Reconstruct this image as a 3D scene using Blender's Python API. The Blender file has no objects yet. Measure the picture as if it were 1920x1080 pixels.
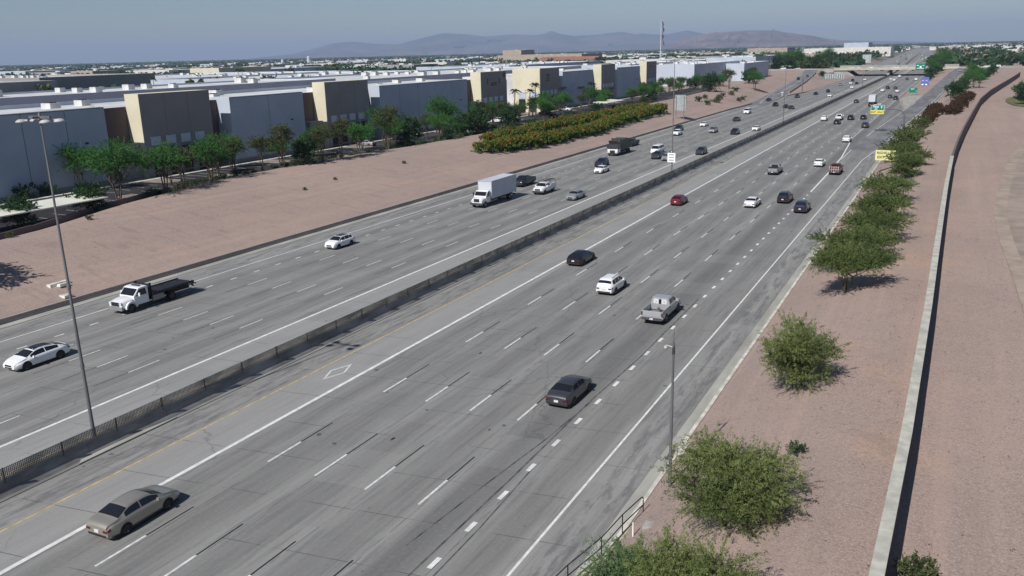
import bpy, math, random
import numpy as np
from mathutils import Vector, Matrix
R = math.radians
sc = bpy.context.scene
COL = sc.collection

# ---------------------------------------------------------------- camera
CAM_H = 24.066
cam_d = bpy.data.cameras.new('camera'); cam = bpy.data.objects.new('camera', cam_d); COL.objects.link(cam)
cam_d.sensor_width = 36.0; cam_d.lens = 29.697; cam_d.clip_start = 0.5; cam_d.clip_end = 60000
pitch, roll, yaw = 0.27208618, -0.02427494, 0.48057331
F = Vector((-math.sin(yaw)*math.cos(pitch), math.cos(yaw)*math.cos(pitch), -math.sin(pitch)))
R0 = Vector((math.cos(yaw), math.sin(yaw), 0)); U0 = R0.cross(F)
RR = R0*math.cos(roll)+U0*math.sin(roll); UU = U0*math.cos(roll)-R0*math.sin(roll)
cam.matrix_world = Matrix(((RR.x, UU.x, -F.x, 0), (RR.y, UU.y, -F.y, 0), (RR.z, UU.z, -F.z, CAM_H), (0, 0, 0, 1)))
sc.camera = cam

# ---------------------------------------------------------------- light
SUN_EL = R(43); SUN_X, SUN_Y = -math.sin(R(8)), -math.cos(R(8))      # horizontal direction towards the sun
w = bpy.data.worlds.new('World'); sc.world = w; w.use_nodes = True
nt = w.node_tree; nt.nodes.clear()
sky = nt.nodes.new('ShaderNodeTexSky'); sky.sky_type = 'NISHITA'; sky.sun_disc = False
sky.sun_elevation = SUN_EL; sky.sun_rotation = math.atan2(SUN_X, SUN_Y)
sky.altitude = 400; sky.air_density = 1.0; sky.dust_density = 0.6; sky.ozone_density = 4.0
bg = nt.nodes.new('ShaderNodeBackground'); bg.inputs[1].default_value = 0.063
wo = nt.nodes.new('ShaderNodeOutputWorld')
nt.links.new(sky.outputs[0], bg.inputs[0]); nt.links.new(bg.outputs[0], wo.inputs[0])
sd = bpy.data.lights.new('sun', 'SUN'); so = bpy.data.objects.new('sun', sd); COL.objects.link(so)
sd.energy = 4.8; sd.angle = R(0.53); sd.color = (1.0, 0.96, 0.915)
sv = Vector((SUN_X*math.cos(SUN_EL), SUN_Y*math.cos(SUN_EL), math.sin(SUN_EL)))
so.rotation_euler = sv.to_track_quat('Z', 'Y').to_euler()
sc.view_settings.view_transform = 'Standard'; sc.view_settings.look = 'None'
sc.view_settings.exposure = 0.1; sc.view_settings.gamma = 1.0
sc.cycles.use_denoising = True
sc.cycles.max_bounces = 6; sc.cycles.transparent_max_bounces = 12; sc.cycles.volume_bounces = 0

# ---------------------------------------------------------------- helpers
class MB:
    """collects vertices and faces, links them as ONE mesh object"""
    def __init__(s): s.v = []; s.f = []; s.m = []; s.sm = []
    def add(s, vs, fs, m=0, smooth=False):
        n = len(s.v); s.v += [tuple(q) for q in vs]
        for f in fs: s.f.append(tuple(n+i for i in f)); s.m.append(m); s.sm.append(smooth)
        return s
    def box(s, x0, x1, y0, y1, z0, z1, m=0, taper=0.0):
        t = taper
        vs = [(x0, y0, z0), (x1, y0, z0), (x1, y1, z0), (x0, y1, z0),
              (x0+t, y0+t, z1), (x1-t, y0+t, z1), (x1-t, y1-t, z1), (x0+t, y1-t, z1)]
        return s.add(vs, [(0, 3, 2, 1), (4, 5, 6, 7), (0, 1, 5, 4), (1, 2, 6, 5), (2, 3, 7, 6), (3, 0, 4, 7)], m)
    def prism(s, pts, axis, a, b, m=0):
        """extrude a polygon (list of 2D points) along axis from a to b"""
        def P(p, t): return {'x': (t, p[0], p[1]), 'y': (p[0], t, p[1]), 'z': (p[0], p[1], t)}[axis]
        n = len(pts); vs = [P(p, a) for p in pts]+[P(p, b) for p in pts]
        fs = [tuple(range(n))[::-1], tuple(range(n, 2*n))]+[(i, (i+1) % n, n+(i+1) % n, n+i) for i in range(n)]
        return s.add(vs, fs, m)
    def tube(s, p0, p1, r0, r1=None, n=8, m=0, caps=True):
        r1 = r0 if r1 is None else r1; p0 = Vector(p0); p1 = Vector(p1); d = (p1-p0).normalized()
        a = d.orthogonal().normalized(); b = d.cross(a); vs = []
        for p, r in ((p0, r0), (p1, r1)):
            for i in range(n):
                t = 2*math.pi*i/n; vs.append(p+a*(r*math.cos(t))+b*(r*math.sin(t)))
        fs = [(i, (i+1) % n, n+(i+1) % n, n+i) for i in range(n)]
        s.add(vs, fs, m, True)
        if caps: s.add(vs[:n], [tuple(range(n))[::-1]], m); s.add(vs[n:], [tuple(range(n))], m)
        return s
    def path(s, pts, r, n=6, m=0):
        for a, b in zip(pts[:-1], pts[1:]): s.tube(a, b, r, r, n, m)
        return s
    def build(s, name, mats, parent=None, sharp=None, **k):
        me = bpy.data.meshes.new(name); me.from_pydata(s.v, [], s.f)
        mats = mats if isinstance(mats, (list, tuple)) else [mats]
        for q in mats: me.materials.append(q)
        if s.f:
            me.polygons.foreach_set('material_index', s.m); me.polygons.foreach_set('use_smooth', s.sm)
        me.update()
        if sharp: me.set_sharp_from_angle(angle=R(sharp))
        o = bpy.data.objects.new(name, me); COL.objects.link(o)
        if parent: o.parent = parent
        if k: tag(o, **k)
        return o
def tag(o, label=None, cat=None, group=None, kind=None):
    if label: o['label'] = label
    if cat: o['category'] = cat
    if group: o['group'] = group
    if kind: o['kind'] = kind
    return o
def empty(name, loc=(0, 0, 0), rz=0, **k):
    o = bpy.data.objects.new(name, None); COL.objects.link(o); o.location = loc; o.rotation_euler = (0, 0, rz)
    o.empty_display_size = 0.3
    return tag(o, **k)
def copy_tree(o, parent=None):
    c = o.copy(); COL.objects.link(c); c.parent = parent
    for ch in list(o.children): copy_tree(ch, c)
    return c

class NX:
    """tiny node-expression writer"""
    def __init__(s, mat): s.t = mat.node_tree; s.N = s.t.nodes; s.L = s.t.links
    def n(s, typ, **k):
        q = s.N.new(typ)
        for a, b in k.items(): setattr(q, a, b)
        return q
    def put(s, inp, v):
        if isinstance(v, (int, float)): inp.default_value = v
        elif isinstance(v, tuple): inp.default_value = v if len(v) == len(inp.default_value) else v+(1,)
        else: s.L.new(v, inp)
    def m(s, op, a, b=0.0, c=0.0, clamp=False):
        q = s.n('ShaderNodeMath', operation=op, use_clamp=clamp)
        s.put(q.inputs[0], a); s.put(q.inputs[1], b); s.put(q.inputs[2], c); return q.outputs[0]
    def mix(s, f, a, b):
        q = s.n('ShaderNodeMix', data_type='RGBA'); s.put(q.inputs[0], f); s.put(q.inputs[6], a); s.put(q.inputs[7], b); return q.outputs[2]
    def noise(s, vec, scale, detail=3, rough=0.55, out=0):
        q = s.n('ShaderNodeTexNoise'); s.put(q.inputs['Scale'], scale); s.put(q.inputs['Detail'], detail); s.put(q.inputs['Roughness'], rough)
        if vec is not None: s.L.new(vec, q.inputs['Vector'])
        return q.outputs[out]
    def sstep(s, x, a, b):
        q = s.n('ShaderNodeMapRange', interpolation_type='SMOOTHSTEP'); s.put(q.inputs[0], x); s.put(q.inputs[1], a); s.put(q.inputs[2], b); return q.outputs[0]
    def band(s, x, a, b, e=0.3):
        return s.m('MULTIPLY', s.sstep(x, a-e, a+e), s.m('SUBTRACT', 1.0, s.sstep(x, b-e, b+e)))
    def scalev(s, vec, v):
        q = s.n('ShaderNodeVectorMath', operation='MULTIPLY'); s.L.new(vec, q.inputs[0]); q.inputs[1].default_value = v; return q.outputs[0]
def base_mat(name):
    mt = bpy.data.materials.new(name); mt.use_nodes = True; x = NX(mt); x.N.clear()
    o = x.n('ShaderNodeOutputMaterial'); b = x.n('ShaderNodeBsdfPrincipled'); x.L.new(b.outputs[0], o.inputs[0])
    return mt, x, b, o
_mc = {}
def pm(name, c, rough=0.6, var=0.12, scale=2.0, spec=0.4, metal=0.0, coat=0.0, bump=0.0, stretch=(1, 1, 1), c2=None):
    """procedural paint / plaster / metal with a little uneven tone"""
    if name in _mc: return _mc[name]
    mt, x, b, o = base_mat(name)
    tc = x.n('ShaderNodeTexCoord'); v = x.scalev(tc.outputs['Object'], stretch)
    n1 = x.noise(v, scale, 4)
    c2 = c2 or tuple(q*(1-var*2) for q in c); hi = tuple(min(1, q*(1+var)) for q in c) if c2 else c
    x.put(b.inputs['Base Color'], x.mix(x.sstep(n1, 0.3, 0.7), c2, hi))
    b.inputs['Roughness'].default_value = rough; b.inputs['Metallic'].default_value = metal
    b.inputs['Specular IOR Level'].default_value = spec; b.inputs['Coat Weight'].default_value = coat
    b.inputs['Coat Roughness'].default_value = 0.06
    if bump:
        bp = x.n('ShaderNodeBump'); bp.inputs['Strength'].default_value = bump; x.L.new(x.noise(v, scale*6, 3), bp.inputs['Height'])
        x.L.new(bp.outputs[0], b.inputs['Normal'])
    _mc[name] = mt
    return mt
# ---------------------------------------------------------------- land shape
def lerp(x, pts):
    xs = [p[0] for p in pts]; ys = [p[1] for p in pts]
    return float(np.interp(x, xs, ys))
def bend(Y):                                # the freeway bends left beyond the overpass
    if Y < 760: return 0.0
    t = Y-760
    return -0.0285*(t-60*(1-math.exp(-t/60)))
XLp = [(0, -79.4), (345, -79.4), (420, -76.5), (480, -71.5), (5000, -71.5)]
XRp = [(0, -12.95), (300, -12.95), (420, -22.5), (5000, -22.5)]
CRp = [(0, -97), (59, -99.4), (67, -100.9), (84, -107.3), (110, -112.9), (140, -112.4), (160, -110.2), (180, -108.8), (240, -107), (300, -104), (368, -105), (442, -108), (508, -109), (574, -110), (760, -124), (5000, -124)]
def widen(Y): return 0.0 if Y < 800 else min(12.0, (Y-800)*0.05)
def XL(Y): return lerp(Y, XLp)+bend(Y)-widen(Y)
def XR(Y): return lerp(Y, XRp)+bend(Y)+widen(Y)*0.4
def street_bump(Y): return 2.2*math.exp(-((Y-735)/60.0)**2)
RAMPS = [  # left on-ramp and right exit ramp: (y, x, z), half width
    ([(372, -76.0, 0.02), (420, -78.6, 0.15), (450, -80.6, 0.6), (560, -88.6, 2.2), (660, -97.6, 3.9), (718, -104, 5.2), (745, -107, 5.45)], 4.6),
    ([(215, -17.6, 0.02), (267, -16.6, 0.02), (320, -14.3, 0.25), (380, -11.2, 0.9), (450, -8.4, 1.9), (540, -5.6, 3.1), (640, -2.2, 4.4), (718, 1.2, 5.2), (745, 2.6, 5.45)], 3.7)]
def ramp_at(k, Y):
    pts, hw = RAMPS[k]
    if Y < pts[0][0] or Y > pts[-1][0]: return None
    return lerp(Y, [(p[0], p[1]) for p in pts]), lerp(Y, [(p[0], p[2]) for p in pts])
def sstep(a, b, x):
    t = min(1, max(0, (x-a)/(b-a))); return t*t*(3-2*t)
def hz(X, Y):
    """ground height"""
    xl, xr = XL(Y), XR(Y); sb = street_bump(Y)
    if xl+0.01 <= X <= xr-0.01: z = -0.3
    elif X < xl+0.01:
        cr = lerp(Y, CRp)+bend(Y); h0 = 0.5 if Y < 420 else max(0.15, 0.5-(Y-420)*0.02)
        zc = 4.0+sb*0.7; zo = 3.0+sb
        if X > cr:
            t = (xl-X)/(xl-cr); z = h0+(zc-h0)*(1-(1-t)**1.35)
            if t > 0.9: z -= 0.10*((t-0.9)/0.1)**2
        else: z = zc-0.1+(zo-zc+0.1)*sstep(0, 4.0, cr-X)
    else:
        top = 3.5+sb*0.9; wd = 9.0 if Y < 300 else 9.0+min(6, (Y-300)*0.05)
        t = min(1, (X-xr)/wd); z = 0.12+(top-0.12)*(t*(2-t)*0.45+t*0.55)
    for k in (0, 1):
        r = ramp_at(k, Y)
        if r:
            hw = RAMPS[k][1]; d = abs(X-r[0])
            wgt = 1-sstep(hw+0.8, hw+9, d)
            if not (xl < X < xr): z = z*(1-wgt)+(r[1]-0.14)*wgt
    return z

def gravel_mat():
    mt, x, b, o = base_mat('pink_gravel')
    tc = x.n('ShaderNodeTexCoord'); v = tc.outputs['Object']
    big = x.noise(v, 0.055, 4); mid = x.noise(v, 0.45, 5, 0.65); fine = x.noise(v, 3.4, 4, 0.8); tiny = x.noise(v, 11, 2, 0.7)
    c = x.mix(x.sstep(big, 0.35, 0.68), (0.312, 0.243, 0.212), (0.358, 0.272, 0.230))
    c = x.mix(x.m('MULTIPLY', x.sstep(mid, 0.42, 0.75), 0.35), c, (0.255, 0.195, 0.18))
    c = x.mix(x.m('MULTIPLY', x.sstep(x.noise(v, 0.11, 3), 0.58, 0.72), 0.4), c, (0.42, 0.28, 0.20))
    c = x.mix(x.m('MULTIPLY', x.sstep(fine, 0.50, 0.68), 0.5), c, (0.17, 0.125, 0.115))
    c = x.mix(x.m('MULTIPLY', x.sstep(tiny, 0.52, 0.68), 0.48), c, (0.15, 0.11, 0.10))
    c = x.mix(x.m('MULTIPLY', x.sstep(tiny, 0.46, 0.32), 0.55), c, (0.48, 0.37, 0.33))
    trk = x.noise(x.scalev(v, (0.55, 0.018, 1)), 1.0, 4, 0.6)
    c = x.mix(x.m('MULTIPLY', x.sstep(trk, 0.52, 0.68), 0.30), c, (0.43, 0.31, 0.255))
    c = x.mix(x.m('MULTIPLY', x.sstep(trk, 0.46, 0.34), 0.22), c, (0.235, 0.185, 0.172))
    blot = x.noise(v, 0.22, 5, 0.7); c = x.mix(x.m('MULTIPLY', x.sstep(blot, 0.60, 0.70), 0.38), c, (0.205, 0.165, 0.150))
    sp = x.n('ShaderNodeSeparateXYZ')
    rill = x.noise(x.scalev(v, (0.10, 0.9, 1)), 1.0, 4, 0.6); bank = x.n('ShaderNodeSeparateXYZ'); x.L.new(v, bank.inputs[0])
    c = x.mix(x.m('MULTIPLY', x.m('MULTIPLY', x.sstep(rill, 0.56, 0.66), 0.38), x.band(bank.outputs[0], -108, -81, 1.0)), c, (0.215, 0.168, 0.15))
    # far plain: duller desert ground between the roofs
    sp = x.n('ShaderNodeSeparateXYZ'); x.L.new(v, sp.inputs[0])
    farm = x.m('MAXIMUM', x.sstep(sp.outputs[1], 900, 1500), x.sstep(x.m('MULTIPLY', sp.outputs[0], -1), 205, 260))
    town = x.mix(x.sstep(x.noise(v, 0.012, 5, 0.7), 0.42, 0.6), (0.10, 0.10, 0.085), (0.23, 0.20, 0.17))
    x.put(b.inputs['Base Color'], x.mix(farm, c, town)); b.inputs['Roughness'].default_value = 0.95; b.inputs['Specular IOR Level'].default_value = 0.1
    bp = x.n('ShaderNodeBump'); bp.inputs['Strength'].default_value = 0.5; bp.inputs['Distance'].default_value = 0.06
    x.L.new(x.noise(v, 6, 3, 0.75), bp.inputs['Height']); x.L.new(bp.outputs[0], b.inputs['Normal'])
    return mt
GRAVEL = gravel_mat()
ys = [-60+4*i for i in range(15)]+[3*i for i in range(0, 160)]+[480+6*i for i in range(0, 60)]+[840, 870, 920, 1000, 1100, 1250, 1450, 1700, 2000, 2400, 2900, 3500, 4300, 5500, 7500, 10000, 14000, 19000, 26000]
def columns(Y):
    xl, xr = XL(Y), XR(Y); cr = lerp(Y, CRp)+bend(Y)
    c = [-28000, -18000, -12000, -8000, -5000, -3000, -2000, -1300, -800, -500, -350, -250, -200, -165, -145, -135, -131]
    c = [min(q, cr-30-0.01*i) if q > -300 else q+bend(Y) for i, q in enumerate(c[::-1])][::-1]
    c = sorted(c)
    c += [cr-22, cr-14, cr-8]+[cr-5+k for k in range(0, 5)]+[cr-0.4+(xl-cr+0.4)*t/16 for t in range(0, 16)]
    c += [xl, xl+0.012, (xl+xr)/2, xr-0.012, xr]
    c += [xr+k*0.9 for k in range(1, 24)]+[xr+24+2*k for k in range(0, 12)]+[xr+60, xr+90, xr+150, xr+300, xr+700, xr+2000, xr+6000, xr+15000]
    return c
mb = MB(); nc = len(columns(0)); vs = []
for Y in ys:
    for j, X in enumerate(columns(Y)):
        hzv = hz(X, Y)
        if Y < 460 and X < 40: hzv += 0 if (XL(Y)-0.02 < X < XR(Y)+0.02 or X < lerp(Y, CRp)-.5) else random.Random(int(X*97+Y*13)).uniform(-0.05, 0.05)
        vs.append((X, Y, hzv))
fs = [(i*nc+j, i*nc+j+1, (i+1)*nc+j+1, (i+1)*nc+j) for i in range(len(ys)-1) for j in range(nc-1)]
mb.add(vs, fs, 0, True); mb.build('ground', GRAVEL, sharp=35, kind='structure')

# ---------------------------------------------------------------- road surfaces
def concrete_mat():
    mt, x, b, o = base_mat('road_concrete')
    tc = x.n('ShaderNodeTexCoord'); v = tc.outputs['Object']
    sp = x.n('ShaderNodeSeparateXYZ'); x.L.new(v, sp.inputs[0]); X, Y = sp.outputs[0], sp.outputs[1]
    st = x.scalev(v, (1.0, 0.035, 1)); st2 = x.scalev(v, (2.2, 0.12, 1))
    n1 = x.noise(st, 0.55, 4, 0.6); n2 = x.noise(st2, 1.0, 5, 0.7); fine = x.noise(v, 9, 3, 0.8); blot = x.noise(v, 0.09, 3)
    c = x.mix(x.sstep(n1, 0.28, 0.72), (0.188, 0.187, 0.179), (0.285, 0.284, 0.270))
    c = x.mix(x.m('MULTIPLY', x.sstep(n2, 0.44, 0.68), 0.7), c, (0.140, 0.139, 0.135))
    c = x.mix(x.m('MULTIPLY', x.sstep(blot, 0.5, 0.75), 0.35), c, (0.285, 0.282, 0.276))
    # newer, paler car-pool lanes and inner shoulders
    pale = x.m('MAXIMUM', x.band(X, -43.2, -39.4, 0.1), x.band(X, -53.3, -47.5, 0.15))
    c = x.mix(x.m('MULTIPLY', pale, 0.55), c, (0.295, 0.293, 0.285))
    # oil-worn middle of each lane
    ph = x.m('MULTIPLY', x.m('ADD', X, 35.63), 2*math.pi/3.765)
    wv = x.m('MULTIPLY_ADD', x.m('COSINE', ph), -0.5, 0.5)
    lanes = x.m('MAXIMUM', x.band(X, -39.2, -16.9, 0.2), x.band(X, -74.3, -53.6, 0.2))
    c = x.mix(x.m('MULTIPLY', x.m('MULTIPLY', wv, lanes), x.m('MULTIPLY_ADD', n1, 0.6, 0.15)), c, (0.120, 0.119, 0.116))
    dark = x.m('MULTIPLY', x.band(X, -23.3, -20.9, 0.7), 0.55)
    c = x.mix(x.m('MULTIPLY', dark, x.sstep(n1, 0.2, 0.6)), c, (0.105, 0.104, 0.106))
    # grimy shoulders
    sh = x.m('MAXIMUM', x.m('MAXIMUM', x.band(X, -16.0, -14.0, 0.25), x.band(X, -45.9, -43.5, 0.2)), x.band(X, -77.6, -75.0, 0.3))
    gr = x.sstep(x.noise(x.scalev(v, (1.7, 0.28, 1)), 1.0, 6, 0.72), 0.47, 0.60)
    c = x.mix(x.m('MULTIPLY', x.m('MULTIPLY', sh, gr), 0.72), c, (0.118, 0.118, 0.122))
    # sawn joints, slightly skewed across the lanes, and between lanes
    q = x.m('DIVIDE', x.m('SUBTRACT', Y, x.m('MULTIPLY', X, 0.14)), 4.57)
    q = x.m('ADD', q, x.m('MULTIPLY', x.m('SINE', x.m('MULTIPLY', x.m('FLOOR', q), 2.4)), 0.0))
    fr = x.m('ABSOLUTE', x.m('SUBTRACT', x.m('FRACT', q), 0.5))
    near = x.m('SUBTRACT', 1.0, x.sstep(Y, 60, 170))
    keep = x.sstep(x.noise(x.scalev(v, (0.30, 0.9, 1)), 1.0, 3), 0.43, 0.56)
    jt = x.m('MULTIPLY', x.m('GREATER_THAN', fr, 0.4935), keep)
    g = x.m('ABSOLUTE', x.m('SUBTRACT', x.m('FRACT', x.m('DIVIDE', x.m('ADD', X, 35.63-0.26+0.0), 3.765)), 0.5))
    lj = x.m('MULTIPLY', x.m('GREATER_THAN', g, 0.4935), x.sstep(x.noise(x.scalev(v, (0.2, 0.5, 1)), 1.2, 3), 0.44, 0.56))
    lj = x.m('MULTIPLY', lj, lanes)
    c = x.mix(x.m('MULTIPLY', x.m('MAXIMUM', jt, lj), x.m('MULTIPLY', near, 0.72)), c, (0.055, 0.053, 0.052))
    c = x.mix(x.m('MULTIPLY', x.sstep(fine, 0.50, 0.68), 0.34), c, (0.10, 0.10, 0.10))
    c = x.mix(x.m('MULTIPLY', x.sstep(x.noise(v, 4.5, 3, .8), 0.52, 0.7), 0.25), c, (0.33, 0.33, 0.325))
    # repaired slabs: whole panels a shade lighter or darker
    pid = x.m('ADD', x.m('MULTIPLY', x.m('FLOOR', x.m('DIVIDE', x.m('ADD', X, 35.37), 3.765)), 7.31), x.m('MULTIPLY', x.m('FLOOR', x.m('ADD', q, 0.5)), 3.77))
    wn = x.n('ShaderNodeTexWhiteNoise', noise_dimensions='1D'); x.L.new(pid, wn.inputs['W'])
    c = x.mix(x.m('MULTIPLY', x.m('GREATER_THAN', wn.outputs[0], 0.90), 0.12), c, (0.33, 0.33, 0.315))
    c = x.mix(x.m('MULTIPLY', x.m('LESS_THAN', wn.outputs[0], 0.10), 0.13), c, (0.13, 0.13, 0.13))
    # wandering cracks
    vo_ = x.n('ShaderNodeTexVoronoi', feature='DISTANCE_TO_EDGE'); vo_.inputs['Scale'].default_value = 0.16
    wrp = x.n('ShaderNodeVectorMath', operation='ADD'); x.L.new(x.scalev(v, (1, .45, 1)), wrp.inputs[0]); x.L.new(x.noise(v, 0.6, 4, out=1), wrp.inputs[1]); x.L.new(wrp.outputs[0], vo_.inputs['Vector'])
    ck = x.m('MULTIPLY', x.m('LESS_THAN', vo_.outputs[0], 0.006), x.sstep(x.noise(v, 0.05, 2), 0.52, 0.6))
    c = x.mix(x.m('MULTIPLY', ck, x.m('MULTIPLY', near, 0.3)), c, (0.07, 0.07, 0.07))
    # stray drips
    spots = x.sstep(x.noise(v, 1.15, 2, 0.3), 0.77, 0.79)
    c = x.mix(x.m('MULTIPLY', spots, 0.7), c, (0.05, 0.05, 0.05))
    x.put(b.inputs['Base Color'], c); b.inputs['Roughness'].default_value = 0.85; b.inputs['Specular IOR Level'].default_value = 0.25
    bp = x.n('ShaderNodeBump'); bp.inputs['Strength'].default_value = 0.25; bp.inputs['Distance'].default_value = 0.02
    x.L.new(fine, bp.inputs['Height']); x.L.new(bp.outputs[0], b.inputs['Normal'])
    return mt
CONC = concrete_mat()
yr = [-40+20*i for i in range(16)]+[290+10*i for i in range(50)]+[800, 850, 900, 1000, 1150, 1350, 1600, 1900, 2300, 2800, 3400, 4100]
def ribbon(name, fl, fr, mat, z=0.0, ysx=None, **k):
    b = MB(); ysx = ysx or yr; v = []
    for Y in ysx:
        zz = z(Y) if callable(z) else z
        v += [(fl(Y), Y, zz), (fr(Y), Y, zz)]
    b.add(v, [(2*i, 2*i+1, 2*i+3, 2*i+2) for i in range(len(ysx)-1)], 0)
    k.setdefault('kind', 'structure')
    return b.build(name, mat, **k)
ribbon('freeway_road', lambda Y: XL(Y)+0.02, lambda Y: XR(Y)-0.02, CONC)
# ramps
ASPH = pm('ramp_pavement', (0.185, 0.185, 0.19), 0.9, 0.14, 0.35, spec=0.2, stretch=(1, 0.2, 1))
for k in (0, 1):
    pts, hw = RAMPS[k]; y0 = pts[0][0]; yy = [y0+6*i for i in range(int((pts[-1][0]-y0)/6)+1)]
    ribbon('ramp_road', lambda Y: ramp_at(k, Y)[0]-hw, lambda Y: ramp_at(k, Y)[0]+hw, ASPH, lambda Y: ramp_at(k, Y)[1]+0.012, yy)
PAINT = pm('road_paint', (0.66, 0.66, 0.64), 0.7, 0.10, 1.5, spec=0.3)
PAINTW = pm('worn_road_paint', (0.47, 0.47, 0.46), 0.8, 0.2, 3.0, spec=0.3)
PAINTW2 = pm('lane_line_paint', (0.60, 0.60, 0.585), 0.8, 0.12, 3.0, spec=0.3)
YELL = pm('yellow_road_paint', (0.50, 0.38, 0.17), 0.75, 0.15, 2.0, spec=0.3)
BLK = pm('black_contrast_paint', (0.030, 0.030, 0.032), 0.8, 0.2, 4.0, spec=0.2)
def marks(name, rects, mat, z=0.006):
    b = MB()
    for (x, y0, y1, wd) in rects:
        n = max(1, int((y1-y0)/60)); st = [(y0+(y1-y0)*i/n) for i in range(n+1)]
        v = []
        for y in st: v += [(x+bend(y)-wd/2, y, z), (x+bend(y)+wd/2, y, z)]
        b.add(v, [(2*i, 2*i+1, 2*i+3, 2*i+2) for i in range(n)])
    return b.build(name, mat, kind='structure')
P = 12.192; far = 1500
marks('carpool_line', [(-39.41, -30, 3000, 0.30), (-53.30, -30, 3000, 0.27)], PAINT)
marks('yellow_edge_line', [(-43.13, -30, 3000, 0.13), (-49.25, -30, 3000, 0.13)], YELL)
marks('edge_line', [(-16.72, -30, 196, 0.15), (-74.40, -30, 372, 0.15), (-23.6, 235, 3000, 0.14), (-71.0, 470, 3000, 0.15)], PAINT)
def pl(name, pts, wd, mat, zf=0.006):
    b = MB(); v = []
    for (x, y, z) in pts: v += [(x-wd/2, y, z+zf), (x+wd/2, y, z+zf)]
    b.add(v, [(2*i, 2*i+1, 2*i+3, 2*i+2) for i in range(len(pts)-1)]); return b.build(name, mat, kind='structure')
pl('gore_line', [(-20.48, 150, 0), (-20.7, 172, 0), (-21.3, 200, 0), (-22.6, 225, 0), (-23.6, 240, 0)], 0.30, PAINT)
pl('gore_line', [(-20.9, 196, 0), (-20.9, 230, 0), (-20.2, 260, .02), (-17.6, 320, .27), (-14.5, 380, .92)], 0.16, PAINT, 0.02)
pl('ramp_edge_line', [(-16.72, 196, 0), (-14.9, 225, .0), (-13.9, 262, .03), (-11.6, 320, .26), (-8.6, 380, .92), (-5.8, 450, 1.92)], 0.15, PAINT, 0.022)
pl('gore_line', [(-71.2, 380, 0), (-71.9, 410, .15), (-74.6, 440, .5)], 0.2, PAINT, 0.02)
pl('ramp_edge_line', [(-74.4, 372, 0), (-79.0, 405, .12), (-84.4, 450, .62), (-92.4, 560, 2.2), (-101.4, 660, 3.92)], 0.16, PAINT, 0.022)
pl('ramp_lane_line', [(-80.6, 450, .6), (-88.6, 560, 2.2), (-97.6, 660, 3.9)], 0.13, PAINT, 0.022)
wh, bk = [], []
for x, y0 in ((-35.63, 22.9), (-31.77, 34.9), (-28.03, 34.8), (-24.28, 34.7)):
    for k in range(-3, 110):
        a = y0+P*k
        wh.append((x, a, a+3.05, 0.15)); bk.append((x, a+3.05+0.02, a+6.3, 0.10))
for x, y0 in ((-56.96, 29.83), (-60.45, 29.6), (-63.95, 29.6), (-67.60, 29.7)):
    for k in range(-3, 110):
        a = y0+P*k; wh.append((x, a+0.2, a+3.25, 0.12)); bk.append((x, a-3.0, a+0.18, 0.07))
marks('lane_line', wh, PAINTW2); marks('lane_contrast_line', bk, BLK)
dots = [(-20.48, 29.83+3.63*k, 30.83+3.63*k, 0.27) for k in range(-6, 33)]
dots += [(-71.1, 34.9+3.62*k, 35.85+3.62*k, 0.17) for k in range(-6, 86)]
marks('dotted_lane_line', dots, PAINT)
# car-pool diamonds
b = MB()
for yd in (49.25,):
    o_, i_ = [(0, -1.85), (0.70, 0), (0, 1.85), (-0.70, 0)], [(0, -1.48), (0.55, 0), (0, 1.48), (-0.55, 0)]
    v = [(-41.45+p[0], yd+p[1], 0.006) for p in o_]+[(-41.45+p[0], yd+p[1], 0.006) for p in i_]
    b.add(v, [(i, (i+1) % 4, 4+(i+1) % 4, 4+i) for i in range(4)])
b.build('carpool_diamond', PAINTW2, kind='structure')
# oil blots and skid marks
b = MB(); rr = random.Random(5)
for cx, cy, s in ((-30.4, 41, .2), (-33.1, 57.5, .2), (-25.3, 44.8, .13)):
    b.add([(cx+s*0.55*math.cos(t)*rr.uniform(.7, 1.1), cy+s*1.3*math.sin(t)*rr.uniform(.7, 1.1), 0.005) for t in [i*0.524 for i in range(12)]], [tuple(range(12))])
b.build('oil_stain', BLK, kind='structure')
SKID = pm('tyre_skid', (0.105, 0.104, 0.104), 0.9, 0.3, 1.2, spec=0.2)
pl('skid_mark', [(-21.05, 28, 0), (-20.95, 40, 0), (-21.0, 52, 0), (-20.7, 62, 0), (-20.8, 80, 0)], 0.12, SKID, 0.004)
pl('skid_mark', [(-22.6, 31, 0), (-22.0, 38, 0), (-21.3, 45, 0), (-20.9, 52, 0)], 0.10, SKID, 0.0035)
pl('skid_mark', [(-19.9, 26, 0), (-20.0, 34, 0), (-20.35, 41, 0)], 0.09, SKID, 0.0045)
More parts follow.
